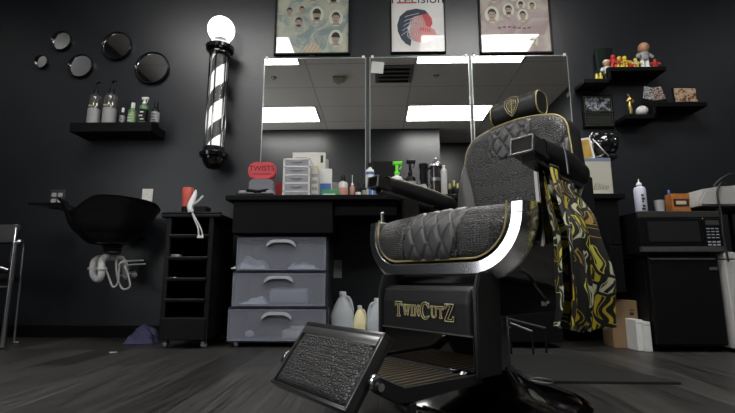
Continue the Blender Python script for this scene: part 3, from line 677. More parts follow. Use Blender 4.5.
# items on the worktop ------------------------------------------------
def at_counter(px, Y): return WX(px, Y, 195), Y, CZ
# red twist sponge
Y = 2.62; x, y, z = at_counter(262, Y)
t = thing('clamshell_pack', 'clear grey plastic pack under the red sponge on the worktop', 'package', (x, y, CZ)); hp = WZ(180, Y) - CZ
bm = nb(); prism(bm, rrect(.145, hp, .02, cz=hp / 2), -.04, .04, bev=.008); build('shell', bm, frosted('smoky_clear_pack', (.35, .36, .40), .75), t, 40)
bm = nb(); prism(bm, rrect(.10, hp * .5, .01, cz=hp * .45), -.028, .028); build('insert', bm, mat('grey_insert', (.30, .30, .33), .5, var=.4, bscale=200), t)
z0 = CZ + hp; z1 = WZ(162, Y)
t = thing('hair_sponge', 'red peanut-shaped hair twist sponge with black lettering on worktop', 'sponge', (x, y - .01, z0)); hh = z1 - z0; ww = .168
pts = []
for i in range(48):
    a = 2 * math.pi * i / 48; c, s = math.cos(a), math.sin(a)
    rr = (abs(c) ** 3.0 + abs(s) ** 3.0) ** (-1 / 3.0); pts.append((ww / 2 * c * rr, hh / 2 + hh / 2 * s * rr * (1 - .10 * math.exp(-(c / .35) ** 2))))
bm = nb(); prism(bm, pts, -.02, .02, bev=.006); build('foam', bm, M_RED, t, 40)
text('lettering', 'TWISTS', .046, M_INK, t, (0, -.021, hh * .60), FRONT); 
bm = nb()
for q in range(9): box(bm, (-.052 + q * .013, -.0208, hh * .30), (.008, .001, .006))
build('small_print', bm, M_INK, t)
# charging tray
Y = 2.50; x, y, z = at_counter(257, Y)
t = thing('clipper_stand', 'low dark clipper charging stand at the left end of the worktop', 'stand', (x, y, CZ))
bm = nb(); box(bm, (0, 0, .008), (.22, .10, .016), .004); build('tray', bm, M_BPLAST, t)
for sx in (-1, 1):
    bm = nb(); box(bm, (sx * .08, 0, .026), (.045, .06, .022), .006); build('socket', bm, M_GREYP, t)
    bm = nb(); tube(bm, [(sx * .065, 0, .045), (-sx * .02, 0.01, .036)], .009, 8); build('clipper_grip', bm, M_BPLAST, t, 50)
# mini drawers
Y = 2.58; x, y, z = at_counter(296, Y); w = .165; h = WZ(158, Y) - CZ
t = thing('mini_drawer_tower', 'small white five-drawer plastic tower on the worktop', 'drawers', (x, y, CZ))
bm = nb(); box2(bm, (-w / 2, .01, 0), (w / 2, .17, h), .004)
build('frame', bm, M_FROSTW, t)
bm = nb()
for k in range(6): zz = min(h - .004, k * h / 5 if k else .004); box2(bm, (-w / 2, -.004, zz - .004), (w / 2, .012, zz + .004))
for s in (-1, 1): box2(bm, (s * w / 2, -.004, 0), (s * (w / 2 - .010), .012, h))
build('front_frame', bm, M_WHITE, t)
for k in range(5):
    bm = nb(); box2(bm, (-w / 2 + .011, -.002, k * h / 5 + .006), (w / 2 - .011, .004, (k + 1) * h / 5 - .006), .001); o = build('drawer', bm, frosted('pale_drawer_front%d' % k, (.52, .51, .54), .8), t)
    bm = nb(); tube(bm, smoothpath([(-.035, -.004, (k + .62) * h / 5), (0, -.008, (k + .5) * h / 5), (.035, -.004, (k + .62) * h / 5)], 4), .003, 6); build('pull', bm, M_GREYP, o)
def pack(name, lb, cat, px0, px1, yt, Y, m, depth=.04, ry=0, z0=CZ, extra=None, bev=.002):
    x = WX((px0 + px1) / 2, Y, 195); w = (px1 - px0) * Y / 436; h = WZ(yt, Y) - z0
    t = thing(name, lb, cat, (x, Y, z0), ry=ry); bm = nb(); box2(bm, (-w / 2, 0, 0), (w / 2, depth, h), bev); build('carton', bm, m, t)
    if extra:
        for (a, b, c, d, mm, nm) in extra:
            bm = nb(); box2(bm, (-w / 2 + a * w, -.0012, b * h), (-w / 2 + c * w, .0002, d * h)); build(nm, bm, mm, t)
    return t, w, h
pack('sorter_box', 'beige narrow sorter box squeezed right of the white drawer tower', 'box', 310.5, 318, 167, 2.60, mat('beige_plastic', (.50, .47, .42), .5), .12, extra=[(.1, .1 + .2 * k, .9, .2 + .2 * k, M_GREYP, 'slot') for k in range(4)])
pack('product_carton', 'white carton with black print standing behind the drawer tower', 'box', 291, 325, 152, 2.79, mat('offwhite_carton', (.62, .61, .55), .6), .04, extra=[(.08, .86, .45, .90, M_INK, 'print'), (.86, .80, .94, .94, M_INK, 'logo'), (.5, .70, .8, .74, mat('gold_ink', (.5, .4, .15), .5), 'print_line')])
pack('blue_card_box', 'white and blue card box right of the drawer tower', 'box', 317, 331.5, 168.5, 2.68, M_PAPER, .03, extra=[(.03, .05, .97, .56, M_BLUE, 'blue_panel'), (.3, .25, .9, .36, M_PAPER, 'white_flash')])
pack('green_carton', 'flat green carton lying in front of the blue and white box', 'box', 321, 339, 189.5, 2.52, M_GREEN, .08, extra=[(.1, .3, .8, .5, M_PAPER, 'print')])
M_CLEAR = mat('milky_bottle', (.55, .54, .52), .25)
M_PINKL = mat('salmon_label', (.55, .28, .20), .5)
def cb(name, lb, px0, px1, yt, Y, body, cap, capm, label=None, **k):
    x = WX((px0 + px1) / 2, Y, 190); r = (px1 - px0) * Y / 436 / 2; return bottle(name, lb, 'bottle', x, Y, CZ, r, WZ(yt, Y) - CZ, body, cap, capm, label, **k)
cb('lotion_bottle', 'milky bottle with salmon label and black cap right of green carton', 338, 348, 175, 2.55, M_CLEAR, 'flat', M_BPLAST, M_PINKL)
cb('dropper_bottle', 'small white bottle with pointed cap beside the salmon-labelled bottle', 349.5, 355, 175, 2.58, M_PINKL, 'nozzle', M_WHITE, None, shoulder=.55)
cb('polish_bottle', 'small black bottle with white label, left one beside pointed white bottle', 355.5, 361, 182, 2.54, M_BPLAST, 'flat', M_BPLAST, M_WHITE, labz=(.05, .5))
cb('small_jar', 'small grey-labelled black jar left of the tall blue-labelled bottle', 361.5, 366.5, 184, 2.56, M_BPLAST, 'flat', M_BPLAST, mat('olive_label', (.30, .31, .24), .5), labz=(.05, .7), shoulder=.8)
cb('talc_bottle', 'tall white bottle with blue label and black cap by the left armrest', 365.5, 374.5, 163, 2.68, M_WHITE, 'flat', M_BPLAST, M_BLUE, shoulder=.86, labz=(.80, .88))
pack('black_case', 'wide black case standing behind the armrest and lime sprayer', 'case', 372, 396, 161, 2.78, M_BPLAST, .08, bev=.006)
pack('blue_packet', 'small blue and white packet at worktop front beneath the left armrest', 'packet', 368, 376.5, 188.5, 2.50, M_PAPER, .03, extra=[(.05, .2, .45, .95, M_BLUE, 'print'), (.6, .3, .95, .9, M_BLUE, 'print')])
pack('blue_packet', 'second small blue and white packet, nearer the chair', 'packet', 377.5, 386, 189.5, 2.50, mat('pale_blue_pack', (.45, .50, .62), .5), .03, extra=[(.2, .3, .7, .8, M_BLUE, 'print')])
cb('lime_spray_bottle', 'white spray bottle with bright lime green trigger head', 391, 403, 161.5, 2.62, M_WHITE, 'trigger', M_LIME, None, shoulder=.62)
cb('black_spray_bottle', 'black spray bottle with black trigger right of the lime one', 405, 416, 160, 2.62, M_BPLAST, 'trigger', M_BPLAST, mat('grey_label', (.35, .35, .34), .5), shoulder=.60, labz=(.1, .75))
# trimmer
Y = 2.60; x = WX(424, Y, 190); t = thing('hair_trimmer', 'black cordless trimmer standing between black sprayer and steel shaker', 'trimmer', (x, Y, CZ)); h = WZ(164.5, Y) - CZ
bm = nb(); lathe(bm, [(0, 0), (.03, 0), (.032, .02), (.03, h * .35), (.022, h * .42), (0, h * .42)], 20); build('charging_base', bm, frosted('clear_base', (.6, .6, .6), .6), t, 50)
bm = nb(); lathe(bm, [(0, h * .40), (.018, h * .40), (.026, h * .60), (.022, h * .80), (.030, h * .93), (.028, h), (0, h)], 20); build('grip', bm, M_BPLAST, t, 50)
# steel shaker bottle and white bottle
Y = 2.58; x = WX(436.5, Y, 190); t = thing('steel_shaker', 'dark shaker with steel dome lid and knob on the worktop', 'shaker', (x, Y, CZ)); h = WZ(158.5, Y) - CZ
bm = nb(); lathe(bm, [(0, 0), (.034, 0), (.036, .01), (.034, h * .78), (0, h * .78)], 24); build('body', bm, mat('smoked_glass', (.03, .022, .022), .1, coat=1), t, 50)
bm = nb(); lathe(bm, [(0, h * .78), (.037, h * .78), (.036, h * .83), (.02, h * .90), (.006, h * .92), (.006, h * .95), (.011, h * .97), (.008, h), (0, h)], 24); build('lid', bm, M_STEEL, t, 50)
bm = nb(); lathe(bm, [(.0348, h * .42), (.0375, h * .42), (.0375, h * .5), (.0348, h * .5)], 24); build('band', bm, M_STEEL, t, 50)
bm = nb(); tube(bm, smoothpath([(-.034, 0, h * .75), (-.055, 0, h * .68), (-.055, 0, h * .3), (-.034, 0, h * .25)], 5), .006, 8); build('handle', bm, M_BPLAST, t, 60)
cb('white_cream_bottle', 'slim white bottle just right of the steel-lidded shaker', 441, 447.5, 166, 2.53, mat('dull_white', (.5, .5, .48), .4), 'flat', M_WHITE, None, shoulder=.92)
for k, (p0, yt, Y) in enumerate(((447.5, 184, 2.62), (452, 181, 2.60), (455.5, 184, 2.56))):
    cb('oil_bottle', ('left one of three small gold-capped bottles against the chair back', 'middle taller one of three small gold-capped bottles by chair back', 'right one of three small gold-capped bottles against the chair back')[k], p0, p0 + 4.5, yt, Y, M_BPLAST, 'flat', mat('pale_gold_cap', (.66, .56, .22), .3, .4), None, shoulder=.66, group='gold-capped bottles')
# right end of worktop
Y = 2.56; x0 = WX(576, Y, 190); x1 = WX(613.5, Y, 190); h = WZ(159, Y) - CZ
t = thing('white_appliance_box', 'cream boxed case with cursive word at the right end of the worktop', 'box', ((x0 + x1) / 2, Y, CZ + .006)); w = x1 - x0
bm = nb(); box2(bm, (-w / 2, 0, 0), (w / 2, .13, h - .008), .004); build('carton', bm, mat('cream_board', (.44, .43, .36), .5), t)
bm = nb(); box2(bm, (-w / 2 + .002, -.0015, h - .028), (w / 2 - .002, 0, h - .010)); build('blue_edge', bm, mat('slate_blue', (.16, .20, .30), .5), t)
text('lettering', 'Elite', .052, mat('bronze_ink', (.24, .20, .16), .5), t, (.035, -.0015, .06), FRONT, shear=.35)
bm = nb(); box2(bm, (x0 - .01, 2.50, CZ), (x1 + .004, 2.72, CZ + .006), .002); tag(build('glass_shelf', bm, mat('pale_glass', (.50, .55, .55), .15)), 'pale glass plate under the cream boxed case', 'glass plate')
zt2 = CZ + h - .002
t = thing('picture_frame', 'white-edged frame with yellow picture leaning on the cream case', 'picture', (WX(585, 2.60, 160), 2.60, zt2), ry=R(-9)); h2 = WZ(140, 2.6) - zt2
bm = nb(); box2(bm, (-.05, 0, 0), (.065, .015, h2), .002); build('frame', bm, M_PAPER, t)
bm = nb(); box2(bm, (-.045, -.002, .008), (.05, .001, h2 - .012)); build('picture', bm, mat('amber_print', (.42, .27, .06), .4, var=.7, bscale=150), t)
# black ornament
t = thing('black_ornament', 'glossy black rounded ornament with silver glints on the cream case', 'ornament', (WX(606, 2.63, 158), 2.63, zt2)); h3 = WZ(133, 2.63) - zt2
bm = nb(); ball(bm, (0, 0, h3 * .55), h3 * .42, (1.0, .9, 1), seg=24); box(bm, (0, 0, h3 * .1), (h3 * .5, h3 * .5, h3 * .2), .008); ball(bm, (-h3 * .25, 0, h3 * .8), h3 * .2); ball(bm, (h3 * .25, 0, h3 * .75), h3 * .2)
build('body', bm, M_BGLOSS, t, 60)
for q in range(7):
    bm = nb(); ball(bm, (-.03 + .011 * q, -h3 * .34, h3 * (.62 + .2 * math.sin(q * 2.1))), .005, (1.6, .6, 1)); build('glint_bead', bm, M_CHROME, t, 60)  # highlights put in as small chrome beads on the black body
bm = nb(); tube(bm, smoothpath([(-h3 * .42, -.02, h3 * .7), (-h3 * .30, -.06, h3 * .35), (-h3 * .1, -.07, h3 * .05)], 5), .004, 6); build('strap', bm, M_STEEL, t, 60)

# ------------------------------------------------------------------ plastic three-drawer unit
def drawer_unit():
    Y0 = 2.47; D = .36
    cxp = WX(280, Y0); t = thing('storage_drawers', 'wide three-drawer clear plastic storage unit on wheels under the worktop', 'drawers', (cxp, Y0 + D / 2, 0)); d = D / 2
    for k, (pa, pb_, ya, yb) in enumerate(((235, 326, 237.5, 270), (232.5, 326, 273.5, 306), (229.5, 327, 309.5, 341))):
        x0 = WX(pa, Y0) - cxp; x1 = WX(pb_, Y0) - cxp; z1 = WZ(ya, Y0, 280); z0 = WZ(yb, Y0, 280)
        bm = nb(); box2(bm, (x0 - .006, -d + .02, z0 - .012), (x1 + .006, d, z0 - .002), .003); box2(bm, (x0 - .006, -d + .02, z1 + .002), (x1 + .006, d, z1 + .010), .003)
        for sx, xx in ((1, x0), (-1, x1)): box2(bm, (xx - sx * .006, -d + .02, z0 - .01), (xx + sx * .002, d, z1 + .008))
        build('shell', bm, mat('dark_frame_plastic', (.03, .03, .035), .4), t)
        dr = nb(); wx = (x0 + x1) / 2; hw = (x1 - x0) / 2 - .003; h = z1 - z0
        box2(dr, (wx - hw, -d, z0), (wx + hw, -d + .006, z1), .003); o = build('drawer', dr, M_FROST, t)
        bm = nb(); box2(bm, (wx - hw + .01, -d + .008, z0 + .002), (wx + hw - .01, d - .02, z0 + .006)); 
        for s in (-1, 1): box2(bm, (wx + s * (hw - .012), -d + .008, z0 + .006), (wx + s * (hw - .015), d - .02, z1 - .01))
        box2(bm, (wx - hw + .01, d - .024, z0 + .006), (wx + hw - .01, d - .02, z1 - .01))
        build('drawer_tub', bm, M_FROST, o)
        bm = nb(); N = 12
        pts = [(wx - .082 + .164 * i / N, 0, z1 - .020 - .012 * (1 - math.sin(math.pi * i / N)) ** 3 * 2.2) for i in range(N + 1)]
        poly = [(p[0], p[2] + .007) for p in pts] + [(p[0], p[2] - .009) for p in pts[::-1]]
        prism(bm, poly, -d - .018, -d - .001, bev=.002); build('handle', bm, mat('milky_handle', (.42, .43, .46), .35), o, 50)
        bm = nb(); box2(bm, (wx - hw, -d - .003, z0 + h * .0), (wx + hw, -d, z0 + .006)); box2(bm, (wx - hw, -d - .003, z1 - .006), (wx + hw, -d, z1))
        for s in (-1, 1): box2(bm, (wx + s * hw, -d - .003, z0), (wx + s * (hw - .007), -d, z1))
        build('rim', bm, M_FROST, o)
    for sx in (-.24, .24):
        for sy in (-1, 1):
            bm = nb(); lathe(bm, [(0, -.01), (.018, -.01), (.02, 0), (.018, .01), (0, .01)], 16, Matrix.Translation((sx, sy * (d - .04), .02)) @ Matrix.Rotation(R(90), 4, 'Y')); box(bm, (sx, sy * (d - .04), .036), (.02, .02, .016)); build('caster', bm, M_GREYP, t, 50)
    # contents
    def cloth(px, py, w, h, zb, lb, nm, seed, m=M_PAPER, cat='cloth'):
        bm = nb()
        def f(u, v):
            e = math.sin(math.pi * u) ** .5 * math.sin(math.pi * v) ** .5
            return Vector(((u - .5) * w, (v - .5) * .16, e * h * (.65 + .7 * noise.noise(Vector((u * 3.3, v * 3, seed)))) + .001))
        grid(bm, f, 24, 18)
        tag(build(nm, bm, m, None, 60, loc=(WX(px, Y0 + .12), Y0 + .11, zb)), lb, cat)
    zb = [WZ(y, Y0, 280) + .0075 for y in (270, 306, 341)]
    cloth(252, 262, .20, .085, zb[0], 'white folded cloth at the left inside the top clear drawer', 'folded_towel', 1.3)
    cloth(304, 266, .17, .05, zb[0], 'white crumpled paper at the right inside the top clear drawer', 'crumpled_paper', 4.1)
    cloth(257, 300, .16, .045, zb[1], 'white cloth at the left inside the middle clear drawer', 'folded_towel', 7.7)
    bm = nb(); box(bm, (0, 0, .045), (.22, .14, .09), .02); tag(build('plastic_tub', bm, M_FROSTW, None, 50, loc=(WX(291, Y0 + .12), Y0 + .12, zb[1])), 'pale plastic tub inside the middle clear drawer', 'tub')
    bm = nb(); box(bm, (0, 0, .022), (.19, .10, .044), .006); box(bm, (.01, -.02, .055), (.12, .06, .022), .004); tag(build('glove_box', bm, mat('yellowish_white', (.66, .62, .5), .6, var=.3), None, 40, loc=(WX(302, Y0 + .1), Y0 + .09, zb[2])), 'whitish packets at the right inside the bottom clear drawer', 'packets')
    bm = nb(); ball(bm, (0, 0, .02), .02, (1.4, 1, 1)); tag(build('cotton_wad', bm, M_PAPER, None, 50, loc=(WX(252, Y0 + .08), Y0 + .08, zb[2])), 'small white wad at the left inside the bottom clear drawer', 'wad')
drawer_unit()

# ------------------------------------------------------------------ jugs
def jug(px0, px1, yt, Y, lb, m, fill, cap=True, hflip=1, square=True):
    x0, x1 = WX(px0, Y, 320), WX(px1, Y, 320); h = WZ(yt, Y); r = (x1 - x0) / 2
    t = thing('plastic_jug', lb, 'jug', ((x0 + x1) / 2, Y, 0))
    def shape(bm, k, ztop, inner=1):
        prof = [(0, .002), (.80, .002), (.98, .012), (1.0, .03), (1.0, .50), (.97, .56), (.72, .74), (.42, .86), (.26, .905), (.26, .93), (0, .93)]
        rings = []
        for rr, z in prof:
            if z > ztop and z > .03: z = ztop if inner != 1 else z
            n = 28; rg = []
            for i in range(n):
                a = 2 * math.pi * i / n; p = 5 if z < .6 else 2.2
                c, s = math.cos(a), math.sin(a); q = (abs(c) ** p + abs(s) ** p) ** (-1 / p)
                q = q * max(rr, .001) * r * k
                rg.append(bm.verts.new((q * c, q * s, z * h)))
            rings.append(rg)
            if inner != 1 and z >= ztop: break
        for a, b in zip(rings, rings[1:]):
            for i in range(len(a)): bm.faces.new((a[i], a[(i + 1) % len(a)], b[(i + 1) % len(a)], b[i]))
        bm.faces.new(rings[-1]); bm.faces.new(rings[0])
    bm = nb(); shape(bm, 1, 9); build('body', bm, m, t, 50)
    if fill: 
        bm = nb(); shape(bm, .95, fill, 0); build('liquid', bm, mat('grey_water', (.34, .38, .42), .3), t, 50)
    bm = nb(); tube(bm, smoothpath([(hflip * r * .22, -.005, h * .90), (hflip * r * .62, -.008, h * .86), (hflip * r * .88, -.008, h * .66), (hflip * r * .80, -.004, h * .55)], 5), r * .13, 8); build('handle', bm, m, t, 50)
    bm = nb(); lathe(bm, [(0, .92 * h), (r * .31, .92 * h), (r * .31, h * .99), (r * .28, h), (0, h)], 18); build('cap', bm, mat('jug_cap', (.55, .56, .55), .4), t, 50)
    return t
jug(331, 354, 291.5, 2.63, 'large milky gallon jug, left one of the jugs under the worktop', M_JUG, .5)
jug(367, 388, 298, 2.60, 'milky gallon jug right beside the barber chair footrest panel', M_JUG, .42, hflip=-1)
t = jug(352.5, 367, 305.5, 2.62, 'small cream-coloured bottle standing between two milky jugs', M_CREAM, 0)

# ------------------------------------------------------------------ right-hand wall shelves and what they hold
def zshelf(px0, pxm, px1, y_hi, yb_hi, y_lo, yb_lo, lb):
    F = 2.76
    x0, xm, x1 = WX(px0, 2.77, 80), WX(pxm, 2.77, 80), WX(px1, 2.77, 80)
    zh = WZ(y_hi, F, 640); zl = WZ(y_lo, F, 600)
    t = thing('step_shelf', lb, 'shelf', ((x0 + x1) / 2, WALL - .1, zl)); c = (x0 + x1) / 2; y0 = F - WALL + .1; y1 = .099
    bm = nb(); box2(bm, (xm - c, y0, zh - .03 - zl), (x1 - c, y1, zh - zl), .003); build('upper_board', bm, M_BLACK, t)
    bm = nb(); box2(bm, (x0 - c, y0, -.03), (xm - c + .02, y1, 0), .003); build('lower_board', bm, M_BLACK, t)
    bm = nb(); box2(bm, (xm - c, y0, -.03), (xm - c + .02, y1, zh - .03 - zl), .003); build('upright', bm, M_BLACK, t)
    return zl, zh
zl1, zh1 = zshelf(583, 608, 667, 66.5, 82, 78.5, 88, 'upper black step shelf on the wall holding toy figures')
zl2, zh2 = zshelf(621, 649, 703, 102.5, 120, 114.5, 126, 'lower black step shelf on the wall holding photos and a ball')
# small figures
def toy(name, lb, cat, px, yt, zb, Y, shirt, headm=M_SKIN, wf=1, legs=M_BPLAST, hair=M_BPLAST):
    x = WX(px, Y, 70); h = WZ(yt, Y, px) - zb
    t = thing(name, lb, cat, (x, Y, zb)); w = h * .20 * wf
    for s in (-1, 1):
        bm = nb(); tube(bm, [(s * w * .45, 0, 0), (s * w * .4, 0, h * .36)], [w * .36, w * .34], 8); box(bm, (s * w * .45, -w * .2, w * .12), (w * .6, w, w * .24), w * .08); build('leg', bm, legs, t, 50)
    bm = nb(); lathe(bm, [(0, h * .32), (w * .75, h * .33), (w * .85, h * .45), (w * 1.0, h * .60), (w * .5, h * .66), (0, h * .66)], 14, Matrix.Diagonal((1, .7, 1, 1)))
    for s in (-1, 1): tube(bm, smoothpath([(s * w * .9, 0, h * .6), (s * w * 1.3, -w * .2, h * .48), (s * w * 1.0, -w * .7, h * .42)], 4), w * .26, 8)
    build('torso', bm, shirt, t, 50)
    bm = nb(); ball(bm, (0, 0, h * .80), h * .155, (.9, .9, 1.15)); build('head', bm, headm, t, 60)
    bm = nb(); ball(bm, (0, h * .02, h * .87), h * .15, (.95, .95, .85)); build('hair', bm, hair, t, 60)
    return t, h, w
YS = 2.80
for k, (px, yt) in enumerate(((596.5, 71), (600.5, 69.5))):
    x = WX(px, YS, 75); bottle('mini_bottle', ('left tiny yellow bottle', 'right tiny yellow bottle, slightly taller')[k] + ' on the lower step of the upper shelf', 'bottle', x, YS, zl1, .011, WZ(yt, YS, px) - zl1, mat('olive_liquid', (.35, .36, .06), .2), 'flat', M_BPLAST, M_YEL)
toy('player_figure', 'small white-shirted toy figure on the lower step of upper shelf', 'figurine', 607, 59.5, zl1, YS, M_WHITE, hair=M_WHITE)
toy('red_toy_figure', 'red toy figure at the left of the upper shelf top board', 'figurine', 614, 54, zh1, YS, M_REDP, M_REDP, 1.2, M_REDP, M_BPLAST)
toy('orange_toy_figure', 'orange toy figure third from the left end of the upper board', 'figurine', 620, 55.5, zh1, YS, M_ORANGE, M_YEL, 1.3, M_YEL, M_BPLAST)
toy('yellow_toy_figure', 'yellow toy figure beside the orange one on the upper board', 'figurine', 625.5, 55.5, zh1, YS, M_YEL, M_YEL, 1.2, M_YEL, M_DKGREEN)
toy('small_red_figure', 'short dark red toy figure left of the big bobblehead', 'figurine', 631.5, 60, zh1, YS, M_REDP, M_SKIN, 1.4, M_REDP, M_REDP)
toy('golden_toy_figure', 'pale yellow toy figure touching the left side of the bobblehead', 'figurine', 636.5, 58, zh1, YS, mat('pale_yellow', (.62, .52, .18), .5), mat('pale_yellow', (.62, .52, .18), .5), 1.5, M_YEL, M_YEL)
t, h, w = toy('bobblehead', 'tallest figure, large-headed in black and white shirt on upper shelf', 'figurine', 645.5, 43.5, zh1, YS, mat('black_white_shirt', (.30, .30, .30), .5, var=1.0, bscale=400), wf=1.0, legs=M_WHITE, hair=mat('dark_brown_hair', (.05, .035, .02), .6))
bm = nb(); ball(bm, (0, -.004, h * .80), h * .20, (.95, .95, 1.05)); build('face', bm, M_SKIN, t, 60)
toy('crimson_toy_figure', 'crimson toy figure right of the big bobblehead', 'figurine', 655.5, 58.5, zh1, YS, M_REDP, M_SKIN, 1.5, M_REDP, M_REDP)
pack('green_pack', 'narrow dark green box behind the red toys on upper shelf', 'box', 610, 617.5, 51, 2.84, mat('bottle_green', (.008, .016, .011), .4, spec=.2), .03, z0=zh1)
pack('black_pack', 'narrow black box behind the orange toys on upper shelf', 'box', 618, 627, 50.5, 2.84, M_BPLAST, .03, z0=zh1)
# lower shelf
x = WX(630, YS, 105); t = thing('trophy_figure', 'gold batting trophy figure on the lower step of the lower shelf', 'trophy', (x, YS, zl2)); h = WZ(94.5, YS, 630) - zl2
bm = nb(); box(bm, (0, 0, .008), (.035, .03, .016), .003); build('plinth', bm, M_BPLAST, t)
bm = nb(); tube(bm, smoothpath([(0, 0, .016), (.002, 0, h * .3), (-.003, 0, h * .5), (0, 0, h * .68)], 4), [.006 + .005 * math.sin(i / 12 * 3.1) for i in range(13)], 8); ball(bm, (0, 0, h * .80), .012); tube(bm, smoothpath([(0, 0, h * .62), (.022, -.004, h * .66), (.012, -.008, h * .76)], 4), .005, 6)
tube(bm, smoothpath([(0, 0, h * .64), (-.02, -.004, h * .7), (.004, -.012, h * .78)], 4), .005, 6); tube(bm, [(.006, -.01, h * .76), (-.012, -.006, h)], [.003, .005], 6); build('batter', bm, M_BRONZE, t, 60)
x = WX(642, YS, 112); r = .036
t = thing('baseball', 'white baseball on the lower step of the lower shelf', 'ball', (x, YS, zl2)); bm = nb(); ball(bm, (0, 0, r), r, seg=24); build('cover', bm, M_PAPER, t, 60)
bm = nb()
for s in (-1, 1): tube(bm, [(s * (r * .45) + s * .006 * math.cos(a * .3), -math.sqrt(max(0, r * r - (r * .45 + .006 * math.cos(a * .3)) ** 2)) * math.cos((a - 10) / 20 * 2.2), r + math.sqrt(max(0, r * r - (r * .45 + .006 * math.cos(a * .3)) ** 2)) * math.sin((a - 10) / 20 * 2.2)) for a in range(21)], .0009, 4)
build('stitching', bm, M_REDP, t)
def plaque(px, yc, w, h, ry, lb, m, zb):
    Y = 2.80; x = WX(px, Y, yc)
    t = thing('photo_print', lb, 'photo', (x, Y, zb), ry=R(ry), rx=R(-6)); off = abs(math.sin(R(ry))) * w / 2
    bm = nb(); box2(bm, (-w / 2, 0, off), (w / 2, .004, h + off)); build('card', bm, M_BPLAST, t)
    bm = nb(); box2(bm, (-w / 2 + .006, -.0015, off + h * .25), (w / 2 - .006, .0005, h + off - .006)); build('picture', bm, m, t)
def speckle(name, cols, scale):
    m, n, l, b = nt(name); tc = n.new('ShaderNodeTexCoord'); v = n.new('ShaderNodeTexNoise'); v.inputs['Scale'].default_value = scale; v.inputs['Detail'].default_value = 3; v.inputs['Distortion'].default_value = 1
    l.new(tc.outputs['Object'], v.inputs['Vector']); cr = n.new('ShaderNodeValToRGB'); cr.color_ramp.interpolation = 'CONSTANT'; e = cr.color_ramp.elements
    e[0].color = (*cols[0], 1); e[1].position = .45; e[1].color = (*cols[1], 1); x = e.new(.55); x.color = (*cols[2], 1); l.new(v.outputs['Fac'], cr.inputs['Fac']); l.new(cr.outputs['Color'], b.inputs['Base Color']); b.inputs['Roughness'].default_value = .3
    return m
plaque(646.5, 92, .085, .13, 14, 'tilted black and white photo print, left of two on lower shelf', speckle('photo_a', [(.02, .02, .02), (.5, .5, .5), (.10, .10, .10)], 55), zh2 if False else zh2)
plaque(661, 93, .085, .13, -10, 'tilted reddish photo print, right of two on lower shelf', speckle('photo_b', [(.03, .02, .02), (.45, .36, .33), (.12, .06, .05)], 55), zh2)
Y = 2.78; t = thing('picture_frame', 'landscape sepia picture frame at right end of the lower shelf', 'picture', (WX(686, Y, 95), Y, zh2), rx=R(-5)); w, h = .155, WZ(86.5, Y, 686) - zh2
bm = nb(); box2(bm, (-w / 2, 0, 0), (w / 2, .012, h), .002); build('frame', bm, M_BLACK, t)
bm = nb(); box2(bm, (-w / 2 + .006, -.002, .012), (w / 2 - .006, .001, h - .008)); build('picture', bm, speckle('sepia_photo', [(.08, .04, .02), (.42, .28, .18), (.50, .36, .25)], 30), t)
# licence frame
a = W(583, 128.5, WALL); b = W(610.5, 96, WALL); w = b.x - a.x; h = b.z - a.z
t = thing('certificate_frame', 'black two-window picture frame hung below the upper step shelf', 'picture', ((a.x + b.x) / 2, WALL, a.z))
bm = nb(); box2(bm, (-w / 2, -.022, 0), (w / 2, 0, h), .003); build('backing', bm, M_BLACK, t)
bm = nb()
for z0, z1 in ((.06, .40), (.46, .95)):
    pp = [(-w * .44, z0 * h), (w * .44, z0 * h), (w * .44, z1 * h), (-w * .44, z1 * h)]
    tube(bm, [(x, -.024, z) for x, z in pp], .003, 4, True)
build('gilt_edge', bm, mat('dull_gilt', (.16, .16, .12), .4, .5), t)
bm = nb(); box2(bm, (-w * .40, -.0235, h * .50), (w * .40, -.0215, h * .91)); build('photo', bm, speckle('mono_photo', [(.01, .01, .01), (.10, .11, .12), (.35, .38, .42)], 34), t)
bm = nb(); box2(bm, (-w * .40, -.0235, h * .10), (w * .40, -.0215, h * .36)); build('lower_mount', bm, mat('dark_green_mount', (.015, .02, .015), .3), t)

# ------------------------------------------------------------------ refrigerator, microwave and neighbours
FY = 2.36
zf = WZ(256, FY, 680)
x0, x1 = WX(652.5, FY, 300), WX(724, FY, 300)
t = thing('mini_refrigerator', 'black compact refrigerator on the floor below the microwave', 'refrigerator', ((x0 + x1) / 2, FY + .25, 0)); w = (x1 - x0) / 2
bm = nb(); box2(bm, (-w, -.21, .02), (w, .25, zf), .008); build('body', bm, M_BPLAST, t)
bm = nb(); box2(bm, (-w, -.25, .035), (w, -.214, zf - .003), .010); o = build('door', bm, M_BPLAST, t)
bm = nb(); box2(bm, (w * .70, -.256, zf - .075), (w * .92, -.25, zf - .06), .002); build('badge', bm, mat('dull_badge', (.16, .16, .16), .3, .5), o)
bm = nb(); box2(bm, (-w + .01, -.255, zf - .02), (w - .02, -.249, zf - .012), .002); build('grip_strip', bm, mat('grey_strip', (.12, .12, .115), .35), o)
for sx in (-1, 1):
    bm = nb(); lathe(bm, [(0, 0), (.018, 0), (.018, .02), (0, .02)], 12, Matrix.Translation((sx * (w - .05), -.15, 0))); build('foot', bm, M_RUBBER, t)
MY = 2.34; zm = WZ(211, MY, 680); x0, x1 = WX(639.5, MY, 230), WX(722, MY, 230)
t = thing('microwave_oven', 'black microwave oven standing on the compact refrigerator', 'microwave', ((x0 + x1) / 2, MY, zf)); w = (x1 - x0) / 2; hm = zm - zf
bm = nb(); box2(bm, (-w, .02, .012), (w, .36, hm), .005); build('body', bm, M_BPLAST, t)
bm = nb(); box2(bm, (-w, 0, hm - .035), (w, .02, hm), .003); build('top_fascia', bm, mat('worn_black_trim', (.035, .035, .034), .35), t)
bm = nb(); box2(bm, (-w, .0, .05), (w * .55, .02, hm - .037), .004); o = build('door', bm, M_BGLOSS, t)
